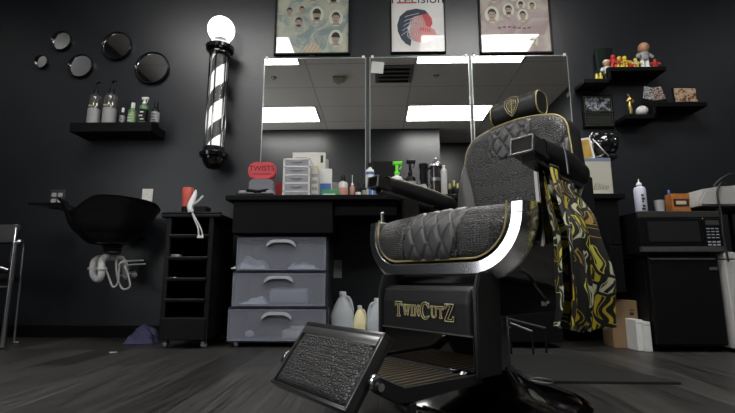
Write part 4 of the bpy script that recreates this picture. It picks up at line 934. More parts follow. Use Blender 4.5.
bm = nb(); box2(bm, (-w + .045, -.002, .075), (w * .45, .002, hm - .055)); build('window', bm, mat('dark_oven_window', (.018, .018, .018), .2), o)
bm = nb(); box2(bm, (w * .56, .0, .05), (w, .02, hm - .037), .004); o = build('control_panel', bm, M_BGLOSS, t)
bm = nb(); box2(bm, (w * .62, -.001, hm - .075), (w * .95, .001, hm - .05)); build('display', bm, mat('grey_display', (.05, .055, .05), .2), o)
bm = nb()
for r_ in range(7):
    for c in range(3): box(bm, (w * (.66 + c * .11), -.001, hm - .095 - r_ * .016 - (.006 if r_ > 3 else 0)), (w * .075, .002, .008 if r_ > 3 else .005))
build('buttons', bm, mat('pale_key_print', (.38, .40, .46), .4), o)
bm = nb(); box2(bm, (-w, -.003, .020), (w, .02, .048), .003); build('lower_trim', bm, mat('dull_steel_trim', (.06, .06, .06), .35), t)
bm = nb()
for sx in (-1, 1): 
    for yy in (.05, .32): box(bm, (sx * (w - .04), yy, .006), (.03, .03, .012))
build('feet', bm, M_RUBBER, t)
# on the microwave
x = WX(639, 2.44, 200)
bottle('shampoo_bottle', 'tall white squeeze bottle with black lettering left of the microwave top', 'bottle', WX(640.5, MY + .07, 200), MY + .07, zm, .030, hgt(179, MY + .07, zm, 640), mat('bluish_white_plastic', (.58, .60, .70), .35), 'nozzle', M_WHITE, None, shoulder=.78)
t = bpy.data.objects['shampoo_bottle']; bm = nb()
for q, (zz, ww) in enumerate(((.095, .012), (.075, .016), (.06, .008), (.035, .014), (.02, .018))): box(bm, (-.006 + .003 * (q % 2), -.0315, zz), (ww, .002, .010))
build('label_print', bm, M_INK, t)
Y = MY + .08; x = WX(659.5, Y, 205); h = hgt(200.5, Y, zm, 660)
t = thing('paper_cup', 'small grey-white cup on the microwave', 'cup', (x, Y, zm)); bm = nb(); lathe(bm, [(0, 0), (.02, 0), (.026, h), (.024, h), (.019, .004), (0, .004)], 20); build('wall', bm, mat('greyish_cup', (.38, .38, .38), .5, var=.3), t, 50)
x = WX(681, Y, 200); h = hgt(193.5, Y, zm, 680); w = .10
t = thing('snack_box', 'orange and black printed box on the microwave', 'box', (x, Y, zm)); bm = nb(); box2(bm, (-w / 2, 0, 0), (w / 2, .06, h), .003); build('carton', bm, M_ORANGE, t)
bm = nb(); box2(bm, (-w * .42, -.002, h * .35), (w * .42, 0, h * .72)); build('dark_band', bm, M_INK, t)
bm = nb(); box2(bm, (-w * .3, -.003, h * .45), (w * .25, -.0018, h * .62)); build('light_print', bm, mat('tan_print', (.6, .45, .3), .5), t)
bm = nb(); lathe(bm, [(0, 0), (.006, 0), (.006, .02), (.003, .026), (0, .026)], 10, Matrix.Translation((-w * .42, .03, h))); build('spout', bm, M_BLUE, t)
# rack and white appliance at the right edge
RY = 2.34
bx0 = WX(726.5, RY, 270); zb_ = WZ(252, RY, 730)
t = thing('white_bin', 'white lidded box at the right edge beside the refrigerator', 'box', (bx0 + .12, RY, 0))
bm = nb(); box2(bm, (-.12, 0, .02), (.14, .26, zb_ - .04), .006); build('body', bm, mat('offwhite_enamel', (.52, .51, .50), .4), t)
bm = nb(); box2(bm, (-.122, -.003, zb_ - .038), (.142, .262, zb_), .006); build('lid', bm, mat('offwhite_enamel', (.52, .51, .50), .4), t)
bm = nb(); box2(bm, (-.11, .01, 0), (.13, .25, .02)); build('plinth', bm, M_BPLAST, t)
zr = WZ(205.5, RY, 715)
t = thing('metal_rack', 'dark metal rack at the right edge holding the white appliance', 'rack', (bx0 + .12, RY + .13, zb_))
bm = nb(); box2(bm, (-.20, -.13, zr - .012 - zb_), (.16, .13, zr - zb_), .003); build('top_shelf', bm, M_BPLAST, t)
for px, yy, m in ((-.105, -.11, M_STEEL), (-.105, .10, M_BPLAST), (.12, -.11, M_STEEL), (.12, .10, M_BPLAST)):
    bm = nb(); box(bm, (px, yy, (zr - .012 - zb_) / 2), (.016, .016, zr - .012 - zb_), .002); build('post', bm, m, t)
t = thing('white_appliance', 'white wedge-shaped appliance on the rack at the right edge', 'appliance', (WX(700, RY, 200), RY, zr))
L = lambda px, py: (WX(px, RY, py) - t.location.x, WZ(py, RY, px) - zr)
poly = [(0.0, 0.0), (.25, 0.0), (.25, .11), (.10, .105), (.035, .085), (0.0, .03)]
bm = nb(); prism(bm, poly, 0, .24, bev=.008); build('housing', bm, mat('grey_white_shell', (.40, .39, .37), .4), t, 40)
bm = nb(); prism(bm, [(.04, .088), (.24, .112), (.24, .118), (.05, .098)], .03, .21, bev=.002); build('lid', bm, mat('grey_white_shell', (.40, .39, .37), .4), t, 40)
t = thing('power_cord', 'black cord draped over the white appliance at right edge', 'cord', (WX(715, RY, 200), RY, zr))
bm = nb(); tube(bm, smoothpath([(.10, .03, .118), (.05, .0, .125), (.02, -.012, .10), (.005, -.014, .05), (.010, -.016, -.05), (.004, -.018, -.16), (.012, -.02, -.30)], 6), .005, 8); tube(bm, smoothpath([(.02, .02, .11), (.06, .01, .150), (.13, .02, .175), (.17, .03, .13)], 6), .007, 8); build('cable', bm, M_RUBBER, t, 60)
# boxes on the floor
Y = 2.50; t = thing('cardboard_box', 'tall narrow brown cardboard box on the floor behind the cape', 'box', (WX(625, Y, 320), Y, 0), rz=R(-8)); h = WZ(300.5, Y, 624)
bm = nb(); box2(bm, (-.068, 0, 0), (.068, .16, h), .003); build('carton', bm, M_CARD, t)
bm = nb(); box(bm, (.038, -.001, h * .72), (.018, .002, .014)); box(bm, (.04, -.001, h * .8), (.022, .002, .005)); build('print', bm, M_INK, t)
for k, (px, lb) in enumerate(((640, 'white box against the brown cardboard box, left one of two'), (647.3, 'white box next to the refrigerator corner, right one of two'))):
    Y = 2.40 - .02 * k; t = thing('white_box', lb, 'box', (WX(px, Y, 330), Y, 0), ry=0, group='white boxes on the floor'); h = WZ(319 + 2 * k, Y, 640) - .004; bm = nb(); Mx = Matrix.Rotation(R(-3), 4, 'Y')
    box2(bm, (-.019, 0, .001), (.019, .10, h), .003); build('carton', bm, M_PAPER, t)
    bm = nb(); box2(bm, (-.016, -.0008, h * .88), (.018, .0, h * .90)); build('flap_line', bm, M_GREYP, t)
Y = 2.70; t = thing('wall_notice', 'small grey paper on the dark side under right end of worktop', 'paper', (WX(613, 2.60, 268), 2.60, WZ(275, 2.6, 612)))
bm = nb(); box2(bm, (-.03, 0, 0), (.03, .002, .075)); build('sheet', bm, mat('grey_sheet', (.20, .21, .24), .6), t)
bpy.data.objects.remove(t.children[0]); bpy.data.objects.remove(t)

# low metal stand behind the barber chair
YA = 2.34
t = thing('metal_footrail', 'low dark metal footrail standing on the floor behind the barber chair', 'metal legs', (WX(515, YA, 330), YA, 0))
def L(px, py, Y): p = W(px, py, Y); return (p.x - t.location.x, p.y - YA, p.z)
for a, b in (((493, 315, 2.34), (545, 328, 2.34)), ((497, 321, 2.28), (510, 328, 2.28)), ((510, 323, 2.30), (532, 331.5, 2.26))):
    bm = nb(); tube(bm, [L(*a), L(*b)], .006, 8); build('rail', bm, mat('dim_steel', (.14, .14, .14), .35, .8), t, 60)
for px, py, Y in ((545, 328, 2.34), (495, 316, 2.34), (510, 328, 2.28), (532, 331, 2.26)):
    p = L(px, py, Y); bm = nb(); tube(bm, [p, (p[0], p[1], .0)], .006, 8); build('leg', bm, M_BPLAST, t, 60)

# ------------------------------------------------------------------ floor mat
ox, oy = .337, 1.426
pts = [(1.08, 1.66), (.87, 2.24), (.02, 2.26), (.05, 1.66)]
for a in range(125, 54, -7): pts.append((ox + .302 * math.cos(R(a)), oy + .302 * math.sin(R(a))))
bm = nb(); vs = [bm.verts.new((x, y, .0)) for x, y in pts]; f = bm.faces.new(vs); r = bmesh.ops.extrude_face_region(bm, geom=[f]); bmesh.ops.translate(bm, vec=(0, 0, .009), verts=[v for v in r['geom'] if isinstance(v, bmesh.types.BMVert)])
tag(build('floor_mat', bm, M_RUBBER), 'thin black anti-fatigue mat behind the barber chair base', 'mat')

# ------------------------------------------------------------------ THE BARBER CHAIR
TH = 50
chair = thing('barber_chair', 'black crocodile-leather barber chair with gold piping and chrome frame', 'barber chair', (ox, oy, 0), rz=R(-TH))
def V(x, f, z): return Vector((x, -f, z))      # f = forwards
# base and column
bm = nb(); lathe(bm, [(0, 0), (.288, 0), (.292, .006), (.290, .014), (.278, .020), (.262, .022), (.25, .030), (.17, .052), (.115, .072), (.088, .098), (.080, .105), (0, .105)], 72); build('base_plate', bm, M_DCHROME, chair, 25)
bm = nb(); lathe(bm, [(0, .10), (.074, .10), (.072, .26), (.078, .262), (.078, .275), (0, .275)], 48); build('hydraulic_column', bm, M_DCHROME, chair, 40)
bm = nb(); tube(bm, smoothpath([V(.06, .0, .11), V(.10, -.02, .10), V(.13, -.03, .085)], 5), .007, 8); tube(bm, [V(.160 + .033 * math.cos(a * .5236), -.035 + .026 * math.sin(a * .5236), .083) for a in range(12)], .004, 8, True); build('pump_pedal', bm, M_STEEL, chair, 60)
# under-seat housing
bm = nb(); box2(bm, V(-.17, .20, .27), V(.17, -.16, .385), .015); build('seat_housing', bm, M_BPLAST, chair, 40)
for s in (-1, 1):
    bm = nb(); prism(bm, [(.30, .14), (.21, .14), (.205, .30), (.20, .385), (.285, .385), (.30, .34)], (.190 if s > 0 else -.166), (.204 if s > 0 else -.150), Matrix(((0, 1, 0, 0), (-1, 0, 0, 0), (0, 0, 1, 0), (0, 0, 0, 1))), bev=.003)
    build('side_plate', bm, M_GUN, chair, 40)
# upholstered calf panel with rolled top
def calf(u, v):
    x = -.168 + .350 * u
    prof = [(.235, .345), (.262, .353), (.285, .343), (.292, .31), (.292, .27), (.292, .234)]
    k = v * (len(prof) - 1); i = min(int(k), len(prof) - 2); fr = k - i; p, q = prof[i], prof[i + 1]
    f = p[0] + (q[0] - p[0]) * fr; z = p[1] + (q[1] - p[1]) * fr
    e = min(u, 1 - u) / .06; e = min(1, e); f -= .012 * (1 - math.sqrt(1 - (1 - e) ** 2)) if e < 1 else 0
    z -= .006 * (1 - e) ** 2
    return V(x, f, z)
bm = nb(); grid(bm, calf, 60, 40); box2(bm, V(-.172, .283, .240), V(.178, .235, .34)); build('calf_panel', bm, M_LEATHER, chair, 60)
bm = nb(); tube(bm, smoothpath([calf(1, v / 10) + Vector((.002, 0, 0)) for v in range(11)], 2), .004, 6); tube(bm, smoothpath([calf(0, v / 10) - Vector((.002, 0, 0)) for v in range(11)], 2), .004, 6); build('panel_beading', bm, M_STEEL, chair, 60)
bm = nb(); box2(bm, V(-.170, .292, .147), V(.184, .280, .232), .003); build('kick_plate', bm, mat('mirror_black_steel', (.13, .125, .12), .06, 1), chair)
bm = nb(); box2(bm, V(-.172, .296, .2315), V(.186, .284, .2345)); build('trim_strip', bm, M_STEEL, chair)
# embroidered outline lettering TwinCutZ (small capitals)
def letter_outline(ch):
    S = .10      # serif half height
    if ch == 'T': return [[(0, 1), (.78, 1), (.78, .72), (.70, .72), (.62, .88), (.48, .88), (.48, .12), (.58, .08), (.58, 0), (.20, 0), (.20, .08), (.30, .12), (.30, .88), (.16, .88), (.08, .72), (0, .72)]], .78
    if ch == 'W': return [[(0, 1), (.34, 1), (.34, .90), (.27, .88), (.40, .34), (.54, .78), (.50, .88), (.44, .90), (.44, 1), (.78, 1), (.78, .90), (.71, .88), (.84, .34), (.98, .88), (.90, .90), (.90, 1), (1.14, 1), (1.14, .90), (1.07, .88), (.85, 0), (.76, 0), (.59, .52), (.42, 0), (.33, 0), (.09, .88), (0, .90)]], 1.14
    if ch == 'I': return [[(0, 1), (.36, 1), (.36, .90), (.27, .88), (.27, .12), (.36, .10), (.36, 0), (0, 0), (0, .10), (.09, .12), (.09, .88), (0, .90)]], .36
    if ch == 'N': return [[(0, 1), (.27, 1), (.68, .34), (.68, .88), (.60, .90), (.60, 1), (.88, 1), (.88, .90), (.80, .88), (.80, 0), (.70, 0), (.22, .74), (.22, .12), (.30, .10), (.30, 0), (0, 0), (0, .10), (.10, .12), (.10, .88), (0, .90)]], .88
    if ch == 'U': return [[(0, 1), (.36, 1), (.36, .90), (.27, .88), (.27, .30), (.33, .14), (.46, .10), (.59, .14), (.65, .30), (.65, .88), (.56, .90), (.56, 1), (.86, 1), (.86, .90), (.78, .88), (.78, .28), (.70, .06), (.46, -.02), (.19, .06), (.09, .28), (.09, .88), (0, .90)]], .86
    if ch == 'C':
        o = [(.45 + .45 * math.cos(R(a)), .5 + .52 * math.sin(R(a))) for a in range(42, 319, 12)]
        i = [(.48 + .27 * math.cos(R(a)), .5 + .40 * math.sin(R(a))) for a in range(318, 41, -12)]
        return [[(.84, .98), (.84, .68)][::1][:0] + [(.80, .98)] + o[1:-1] + [(.86, .22), (.80, .20)] + i[1:-1] + [(.76, .66), (.84, .66)]], .9
    if ch == 'Z': return [[(.04, 1), (.80, 1), (.80, .92), (.28, .11), (.62, .11), (.74, .30), (.82, .30), (.80, 0), (0, 0), (0, .08), (.52, .89), (.22, .89), (.12, .72), (.04, .72)]], .82
bm = nb(); gl = []
xc = 0
for ch, s, dz in (('T', .056, 0), ('W', .040, .006), ('I', .040, .006), ('N', .040, .006), ('C', .060, -.002), ('U', .040, .006), ('T', .040, .006), ('Z', .058, -.002)):
    polys, wd = letter_outline(ch)
    for p in polys: gl.append([((xc + x * s * .92) * .70, (z * s + dz) * .74) for x, z in p])
    xc += wd * s * .92 + .0045
for p in gl: tube(bm, [V(x - xc * .35 + .020, .2965, .266 + z) for x, z in p], .0012, 5, True)
build('embroidered_lettering', bm, M_GOLDT, chair)

# footrest: ribbed step plate, arms, pad
PZ = .145
bm = nb(); box2(bm, V(-.172, .525, PZ - .016), V(.172, .295, PZ - .004), .002); build('step_plate', bm, M_GUN, chair)
step = chair.children[-1]
for k in range(15):
    bm = nb(); x = -.150 + k * .0214; box2(bm, V(x - .005, .515, PZ - .005), V(x + .005, .31, PZ), .0015); build('tread_rib', bm, mat('worn_bronze_ribs', (.22, .185, .135), .30, .8, bump=.3), step)
for s in (-1, 1):
    bm = nb(); T2 = Matrix(((0, 1, 0, 0), (-1, 0, 0, 0), (0, 0, 1, 0), (0, 0, 0, 1)))
    prism(bm, [(.27, .145), (.53, .150), (.592, .180), (.606, .176), (.612, .160), (.600, .150), (.545, .122), (.50, .120), (.27, .124)], s * .176, s * .190, T2, bev=.002); o = build('footrest_arm', bm, M_GUN, chair, 40)
    bm = nb(); tube(bm, [V(s * .188, .28, .146), V(s * .188, .53, .151)], .0022, 6); tube(bm, [V(s * .188, .53, .151), V(s * .188, .590, .180)], .0014, 6); build('arm_edge_strip', bm, M_STEEL, o)
    bm = nb(); lathe(bm, [(0, -.008), (.006, -.008), (.008, -.005), (.008, .005), (0, .005)], 16, Matrix.Translation(V(s * .192, .596, .163)) @ Matrix.Rotation(R(90), 4, 'Y')); build('pivot_bolt', bm, M_CHROME, o, 40)
    bm = nb(); box2(bm, V(s * .186 - .005, .515, .075), V(s * .186 + .005, .495, .118), .002); build('stop_leg', bm, M_GUN, o)
    bm = nb(); lathe(bm, [(0, -.006), (.013, -.006), (.015, 0), (.013, .006), (0, .006)], 20, Matrix.Translation(V(s * .178, .596, .172)) @ Matrix.Rotation(R(90), 4, 'Y')); build('pivot_knuckle', bm, M_CHROME, o, 40)
# pad: local frame, a along width, b down the slope
pt_ = V(0, .548, .258); pb2 = V(0, .652, .120); bdir = (pb2 - pt_); plen = bdir.length; bdir.normalize(); adir = Vector((1, 0, 0)); nrm = adir.cross(bdir); 
if nrm.y > 0: nrm = -nrm
MP = Matrix.Translation((pt_ + pb2) / 2) @ Matrix((( *(adir.x, nrm.x, -bdir.x), 0), (*(adir.y, nrm.y, -bdir.y), 0), (*(adir.z, nrm.z, -bdir.z), 0), (0, 0, 0, 1)))
pw = .158; ph = plen / 2
bm = nb()      # frame: back tray + edge rails
box2(bm, (-pw, -.026, -ph), (pw, -.016, ph), 0, MP)
for a, b in (((-pw, -ph), (-pw + .008, ph)), ((pw - .008, -ph), (pw, ph)), ((-pw, ph - .012), (pw, ph)), ((-pw, -ph), (pw, -ph + .007))): box2(bm, (a[0], -.026, a[1]), (b[0], .004, b[1]), .0015, MP)
pad = build('footrest_pad', bm, M_STEEL if False else mat('dark_steel_frame', (.13, .13, .13), .28, .85), chair, 40)
bm = nb()
def padf(u, v):
    x = -pw + .009 + (2 * pw - .018) * u; z = -ph + .009 + (2 * ph - .024) * v
    e = min(min(u, 1 - u) * 2 * pw, min(v, 1 - v) * 2 * ph) / .02; e = min(1, e)
    return MP @ Vector((x, -.012 + .016 * math.sqrt(max(0, 1 - (1 - e) ** 2)) + .003 * math.sin(u * 3.14) * math.sin(v * 3.14), z))
grid(bm, padf, 60, 40); build('pad_cushion', bm, M_CROC, pad, 60)
bm = nb(); box2(bm, (-pw + .008, -.012, ph - .034), (pw - .008, .0052, ph - .012), .002, MP); build('top_rail', bm, mat('satin_dark_steel', (.20, .20, .20), .3, .8), pad, 40)

# seat shell: U-shaped cross-section
SA, ST, SB, SR = .257, .560, .420, .112
def upath(d, top=ST):
    a = SA + d; B = SB - d; r = SR + d; P = [(-a, top)]
    P += [(-a, top - (top - B - r) * k / 5) for k in range(1, 5)]
    P += [(-a + r - r * math.cos(R(t_)), B + r - r * math.sin(R(t_))) for t_ in range(0, 91, 9)]
    P += [(-a + r + (2 * a - 2 * r) * k / 10, B) for k in range(1, 10)]
    Q = [(-x, z) for x, z in P[::-1]]
    n = 5 + 11
    P = P[:n] + [(-a + r + (2 * a - 2 * r) * k / 10, B) for k in range(1, 10)] + [(-x, z) for x, z in P[:n][::-1]]
    return P
TILT = .10
LEANF = .12
def sw(x, f, z): return V(x, f - ((z - .45) * LEANF if f > .1 else 0) * min(1, max(0, (f - .1) / .1)), z + (f - .22) * TILT)
def sweep(rings_def, name, m, parent=chair, ang=35):
    bm = nb(); paths = [[bm.verts.new(sw(x, f, z)) for x, z in upath(d)] for d, f in rings_def]
    n = len(paths[0])
    for a, b in zip(paths, paths[1:] + paths[:1]):
        for i in range(n - 1): bm.faces.new((a[i], a[i + 1], b[i + 1], b[i]))
    bm.faces.new([p[0] for p in paths]); bm.faces.new([p[-1] for p in paths])
    return build(name, bm, m, parent, ang)
sweep([(.003, .226), (.006, .237), (.008, .239), (.036, .2365), (.039, .233), (.058, .205), (.058, .195), (.003, .195)], 'chrome_seat_trim', M_CHROME, ang=22)
sweep([(.004, .194), (.054, .194), (.050, -.22), (.004, -.22)], 'seat_shell', M_DCHROME)
trim = [c for c in chair.children if c.name.startswith('chrome_seat_trim')][0]
for s in (-1, 1):
    bm = nb(); box2(bm, sw(s * (SA + .002), .2385, ST - .028), sw(s * (SA + .050), .2365, ST - .0265)); build('joint_line', bm, M_INK, trim)
bm = nb(); box2(bm, sw(-SA - .045, .225, ST - .02), sw(-SA + .0, .18, ST + .008), .004); build('corner_bracket', bm, M_STEEL, trim)
# seat cushion
def seat_prof(v):
    P = [(-.19, .560), (-.10, .560), (0, .562), (.08, .566), (.14, .572), (.185, .570), (.215, .556), (.236, .530), (.246, .500), (.246, .468), (.240, .44), (.228, .424)]
    k = v * (len(P) - 1); i = min(int(k), len(P) - 2); t_ = k - i
    p0 = P[max(0, i - 1)]; p1 = P[i]; p2 = P[i + 1]; p3 = P[min(len(P) - 1, i + 2)]
    c = lambda q: .5 * ((2 * p1[q]) + (-p0[q] + p2[q]) * t_ + (2 * p0[q] - 5 * p1[q] + 4 * p2[q] - p3[q]) * t_ * t_ + (-p0[q] + 3 * p1[q] - 3 * p2[q] + p3[q]) * t_ ** 3)
    return c(0), c(1)
# arc length of the profile
NSV = 150
_sp = [seat_prof(i / NSV) for i in range(NSV + 1)]; _sl = [0]
for a, b in zip(_sp, _sp[1:]): _sl.append(_sl[-1] + math.dist(a, b))
def halfw(z, f):
    z2 = z
    if z2 < SB + SR: return SA - SR + math.sqrt(max(0, SR ** 2 - (SB + SR - z2) ** 2)) - .002
    return SA - .002
def quilt(a, b, step, ratio=1.35, deep=.006, wd=.004):
    """diamond quilting: a,b in metres"""
    p = (a / step + b / (step * ratio)); q = (a / step - b / (step * ratio)); k = step / math.sqrt(1 + 1 / ratio ** 2)
    d = min(abs(p - round(p)), abs(q - round(q))) * k
    return -deep * math.exp(-(d / wd) ** 2)
QW = .104
def seatf(u, v):
    j = v * NSV; i = min(int(j), NSV - 1); fr = j - i
    f = _sp[i][0] + (_sp[i + 1][0] - _sp[i][0]) * fr; z = _sp[i][1] + (_sp[i + 1][1] - _sp[i][1]) * fr; s = _sl[i] + (_sl[i + 1] - _sl[i]) * fr
    a = _sp[max(0, i - 1)]; b = _sp[min(NSV, i + 2)]; tf, tz = b[0] - a[0], b[1] - a[1]; L_ = math.hypot(tf, tz); nf, nz = -tz / L_ * -1, tf / L_ * 1
    nf, nz = (-tz / L_, tf / L_)
    hw = halfw(z, f); x = (u * 2 - 1) * hw
    e = (hw - abs(x)) / .03; e = min(1, e); d = -.022 * (1 - math.sqrt(max(0, 1 - (1 - e) ** 2)))
    ev = (_sl[-1] - s) / .02; ev = min(1, ev); d += -.012 * (1 - math.sqrt(max(0, 1 - (1 - ev) ** 2)))
    d += .009 * (1 - (x / hw) ** 2)
    if abs(x) < QW:
        d += quilt(x, s, .0545, 1.85, .0055, .0046) + .0035
        g = QW - abs(x); d -= .008 * math.exp(-(g / .006) ** 2)
    else: g = abs(x) - QW; d -= .006 * math.exp(-(g / .006) ** 2)
    return x, f + nf * d, z + nz * d
def seat_part(u0, u1, nu):
    bm = nb(); grid(bm, lambda u, v: sw(*seatf(u0 + (u1 - u0) * u, v)), nu, NSV); return bm
uq = .5 - QW / (2 * SA) 
bm = nb(); grid(bm, lambda u, v: sw(*seatf(u, v)), 170, NSV, mi=lambda u, v: 1 if abs(u * 2 - 1) * SA < QW else 0)
seat = build('seat_cushion', bm, [M_CROC, M_GREYLEATHER], chair, 75)
bm = nb(); P = [sw(x * .985, .236, z) for x, z in upath(-.004, .566)]; tube(bm, P, .0028, 8); build('gold_piping', bm, M_GOLD, seat, 60)
bm = nb(); box2(bm, sw(-.25, .19, .50), sw(.25, -.19, .545), .01); box2(bm, sw(-.20, .19, .42), sw(.20, -.18, .5)); build('cushion_base', bm, M_LEATHER, seat)

# backrest
BW0, BW1, BZ0, BZ1 = .232, .212, .575, .955
def bout(n=200):
    """outline of the backrest front, x,z"""
    P = []
    Rr = .085
    zc = BZ1 - Rr - .018
    P.append((BW0, BZ0)); 
    for k in range(1, 12): t_ = k / 12; P.append((BW0 + (BW1 - BW0) * t_ ** 1.5 + .004 * math.sin(3.14 * t_), BZ0 + (zc - BZ0) * t_))
    for a in range(0, 76, 8): P.append((BW1 - Rr + Rr * math.cos(R(a)), zc + Rr * math.sin(R(a))))
    x_, z_ = P[-1]
    for k in range(1, 6): t_ = k / 6; P.append((x_ * (1 - t_), z_ + (BZ1 - z_) * (1 - (1 - t_) ** 2)))
    P.append((0, BZ1))
    P = P + [(-x, z) for x, z in P[:-1][::-1]]
    # resample evenly incl. bottom edge
    pts = [Vector((x, z, 0)) for x, z in P]; pts.append(pts[0].copy())
    L_ = [0]
    for a, b in zip(pts, pts[1:]): L_.append(L_[-1] + (b - a).length)
    out = []; j = 0
    for i in range(n):
        s = L_[-1] * i / n
        while L_[j + 1] < s: j += 1
        t_ = (s - L_[j]) / max(1e-9, L_[j + 1] - L_[j]); q = pts[j].lerp(pts[j + 1], t_); out.append((q.x, q.y))
    return out
BO = bout()
BCZ = .76
LEAN = .13      # backwards lean
def bw(x, dep, z):    # dep = forward of the back plane
    return V(x, -.200 - (z - .60) * LEAN + dep, z)
def inpanel(x, z):
    """signed distance inside the quilted shield"""
    hw = .078; zb = .805
    if z < zb + .05: r_ = .05; dx = max(0, abs(x) - (hw - r_)); dz = max(0, zb + r_ - z); return r_ - math.hypot(dx, dz) if (dx or dz) else min(hw - abs(x), z - zb)
    return hw - abs(x) + (z - .9) * .10
def bolster(x, z):
    """curved seam of the side bolsters; > 0 outside of it"""
    zz = max(0, (z - BZ0) / (.84 - BZ0))
    return abs(x) - (.135 + .075 * zz ** 1.6) if zz < 1.15 else -1
def bdisp(x, z, rim):
    d = .026 * math.sqrt(max(0, 1 - (1 - min(1, rim / .03)) ** 2))
    g = inpanel(x, z)
    if g > 0: d += quilt(x + .026, z - .79, .052, 1.4, .0070, .0044)
    d -= .007 * math.exp(-(g / .006) ** 2)
    b_ = bolster(x, z); d -= .007 * math.exp(-(b_ / .006) ** 2)
    if b_ > 0: d += .010 * min(1, b_ / .03)
    return d
bm = nb(); rings = []; NR = 64
for k in range(NR + 1):
    s = 1 - k / NR * .999; rg = []
    for x, z in BO:
        xx, zz = x * s, BCZ + (z - BCZ) * s; rim = math.hypot(x - xx, z - zz) * .8
        rg.append(bm.verts.new(bw(xx, .02 + bdisp(xx, zz, rim), zz)))
    rings.append(rg)
for a, b in zip(rings, rings[1:]):
    for i in range(len(a)):
        i2 = (i + 1) % len(a); f = bm.faces.new((a[i], a[i2], b[i2], b[i])); c = f.calc_center_median(); xx, zz = c.x, c.z
        f.material_index = 1 if inpanel(xx, zz) > 0 or bolster(xx, zz) > 0 else 0
bm.faces.new(rings[-1])
back = build('backrest', bm, [M_CROC, M_GREYLEATHER], chair, 75)
bm = nb()   # shell of the back: side walls and rounded rear
rr_ = []
for s, dep in ((1.0, .022), (1.012, .0), (1.015, -.03), (1.005, -.058), (.96, -.078), (.85, -.088), (.4, -.09)):
    rr_.append([bm.verts.new(bw(x * s, dep, BCZ + (z - BCZ) * s)) for x, z in BO])
for a, b in zip(rr_, rr_[1:]):
    for i in range(len(a)): bm.faces.new((a[i], a[(i + 1) % len(a)], b[(i + 1) % len(a)], b[i]))
bm.faces.new(rr_[-1]); build('back_shell', bm, M_LEATHER, back, 60)
bm = nb(); tube(bm, [bw(x * 1.004, .024, BCZ + (z - BCZ) * 1.004) for x, z in BO], .0030, 8, True); build('gold_piping', bm, M_GOLD, back, 60)
for s in (-1, 1):
    bm = nb(); prism(bm, [(-.12, .46), (-.12, .56), (-.235, .70), (-.27, .70), (-.27, .60), (-.19, .46)], s * .238, s * .250, Matrix(((0, 1, 0, 0), (-1, 0, 0, 0), (0, 0, 1, 0), (0, 0, 0, 1))), bev=.003); build('back_bracket', bm, M_DCHROME, chair, 40)

# headrest: padded roll on posts
hz, hf, hr, hwid = 1.008, -.262, .046, .098
bm = nb(); N = 40
def headf(u, v):
    a = 2 * math.pi * v; x = -hwid + 2 * hwid * u
    c, s_ = math.cos(a), math.sin(a); q = (abs(c) ** 2.6 + abs(s_) ** 2.6) ** (-1 / 2.6)
    e = min(1, min(u, 1 - u) / .08); k = .90 + .10 * math.sqrt(1 - (1 - e) ** 2)
    return V(x, hf + .040 * c * q * k, hz + hr * s_ * q * k - .0)
vs = grid(bm, headf, 30, N)
bmesh.ops.remove_doubles(bm, verts=bm.verts, dist=1e-5)
for u in (0, 1): 
    c = bm.verts.new(headf(u, 0) * .5 + headf(u, .5) * .5)
    ring = [headf(u, j / N) for j in range(N)]; rv = [bm.verts.new(p) for p in ring]
    for j in range(N): bm.faces.new((rv[j], rv[(j + 1) % N], c))
bmesh.ops.remove_doubles(bm, verts=bm.verts, dist=1e-5)
head = build('headrest', bm, M_LEATHER, chair, 50)
bm = nb()
for u in (0.005, .995): tube(bm, [headf(u, j / 40) for j in range(40)], .0028, 8, True)
build('gold_piping', bm, M_GOLD, head, 60)
bm = nb()
sh = [(-.026, .034), (0, .040), (.026, .034), (.030, .010), (.018, -.016), (0, -.036), (-.018, -.016), (-.030, .010)]
def hp(x, z): return V(x, hf + .0425 - .22 * z * z * 10 * .4, hz + z)
for k_ in (1.0, .68): tube(bm, [hp(x * k_, z * k_ + .001) for x, z in sh], .0013, 5, True)
for k in range(-2, 3): tube(bm, [hp(-.014 - .0, .004 + k * .008), hp(0, .010 + k * .008 - .006), hp(.014, .004 + k * .008)], .0012, 5)
tube(bm, [hp(0, .034), hp(0, -.03)], .0012, 5)
build('embroidered_crest', bm, M_GOLDT, head)
bm = nb()
for s in (-1, 1): tube(bm, [V(s * .05, -.275, hz - .03), V(s * .05, -.268, .90)], .006, 10)
build('headrest_posts', bm, M_CHROME, head, 60)

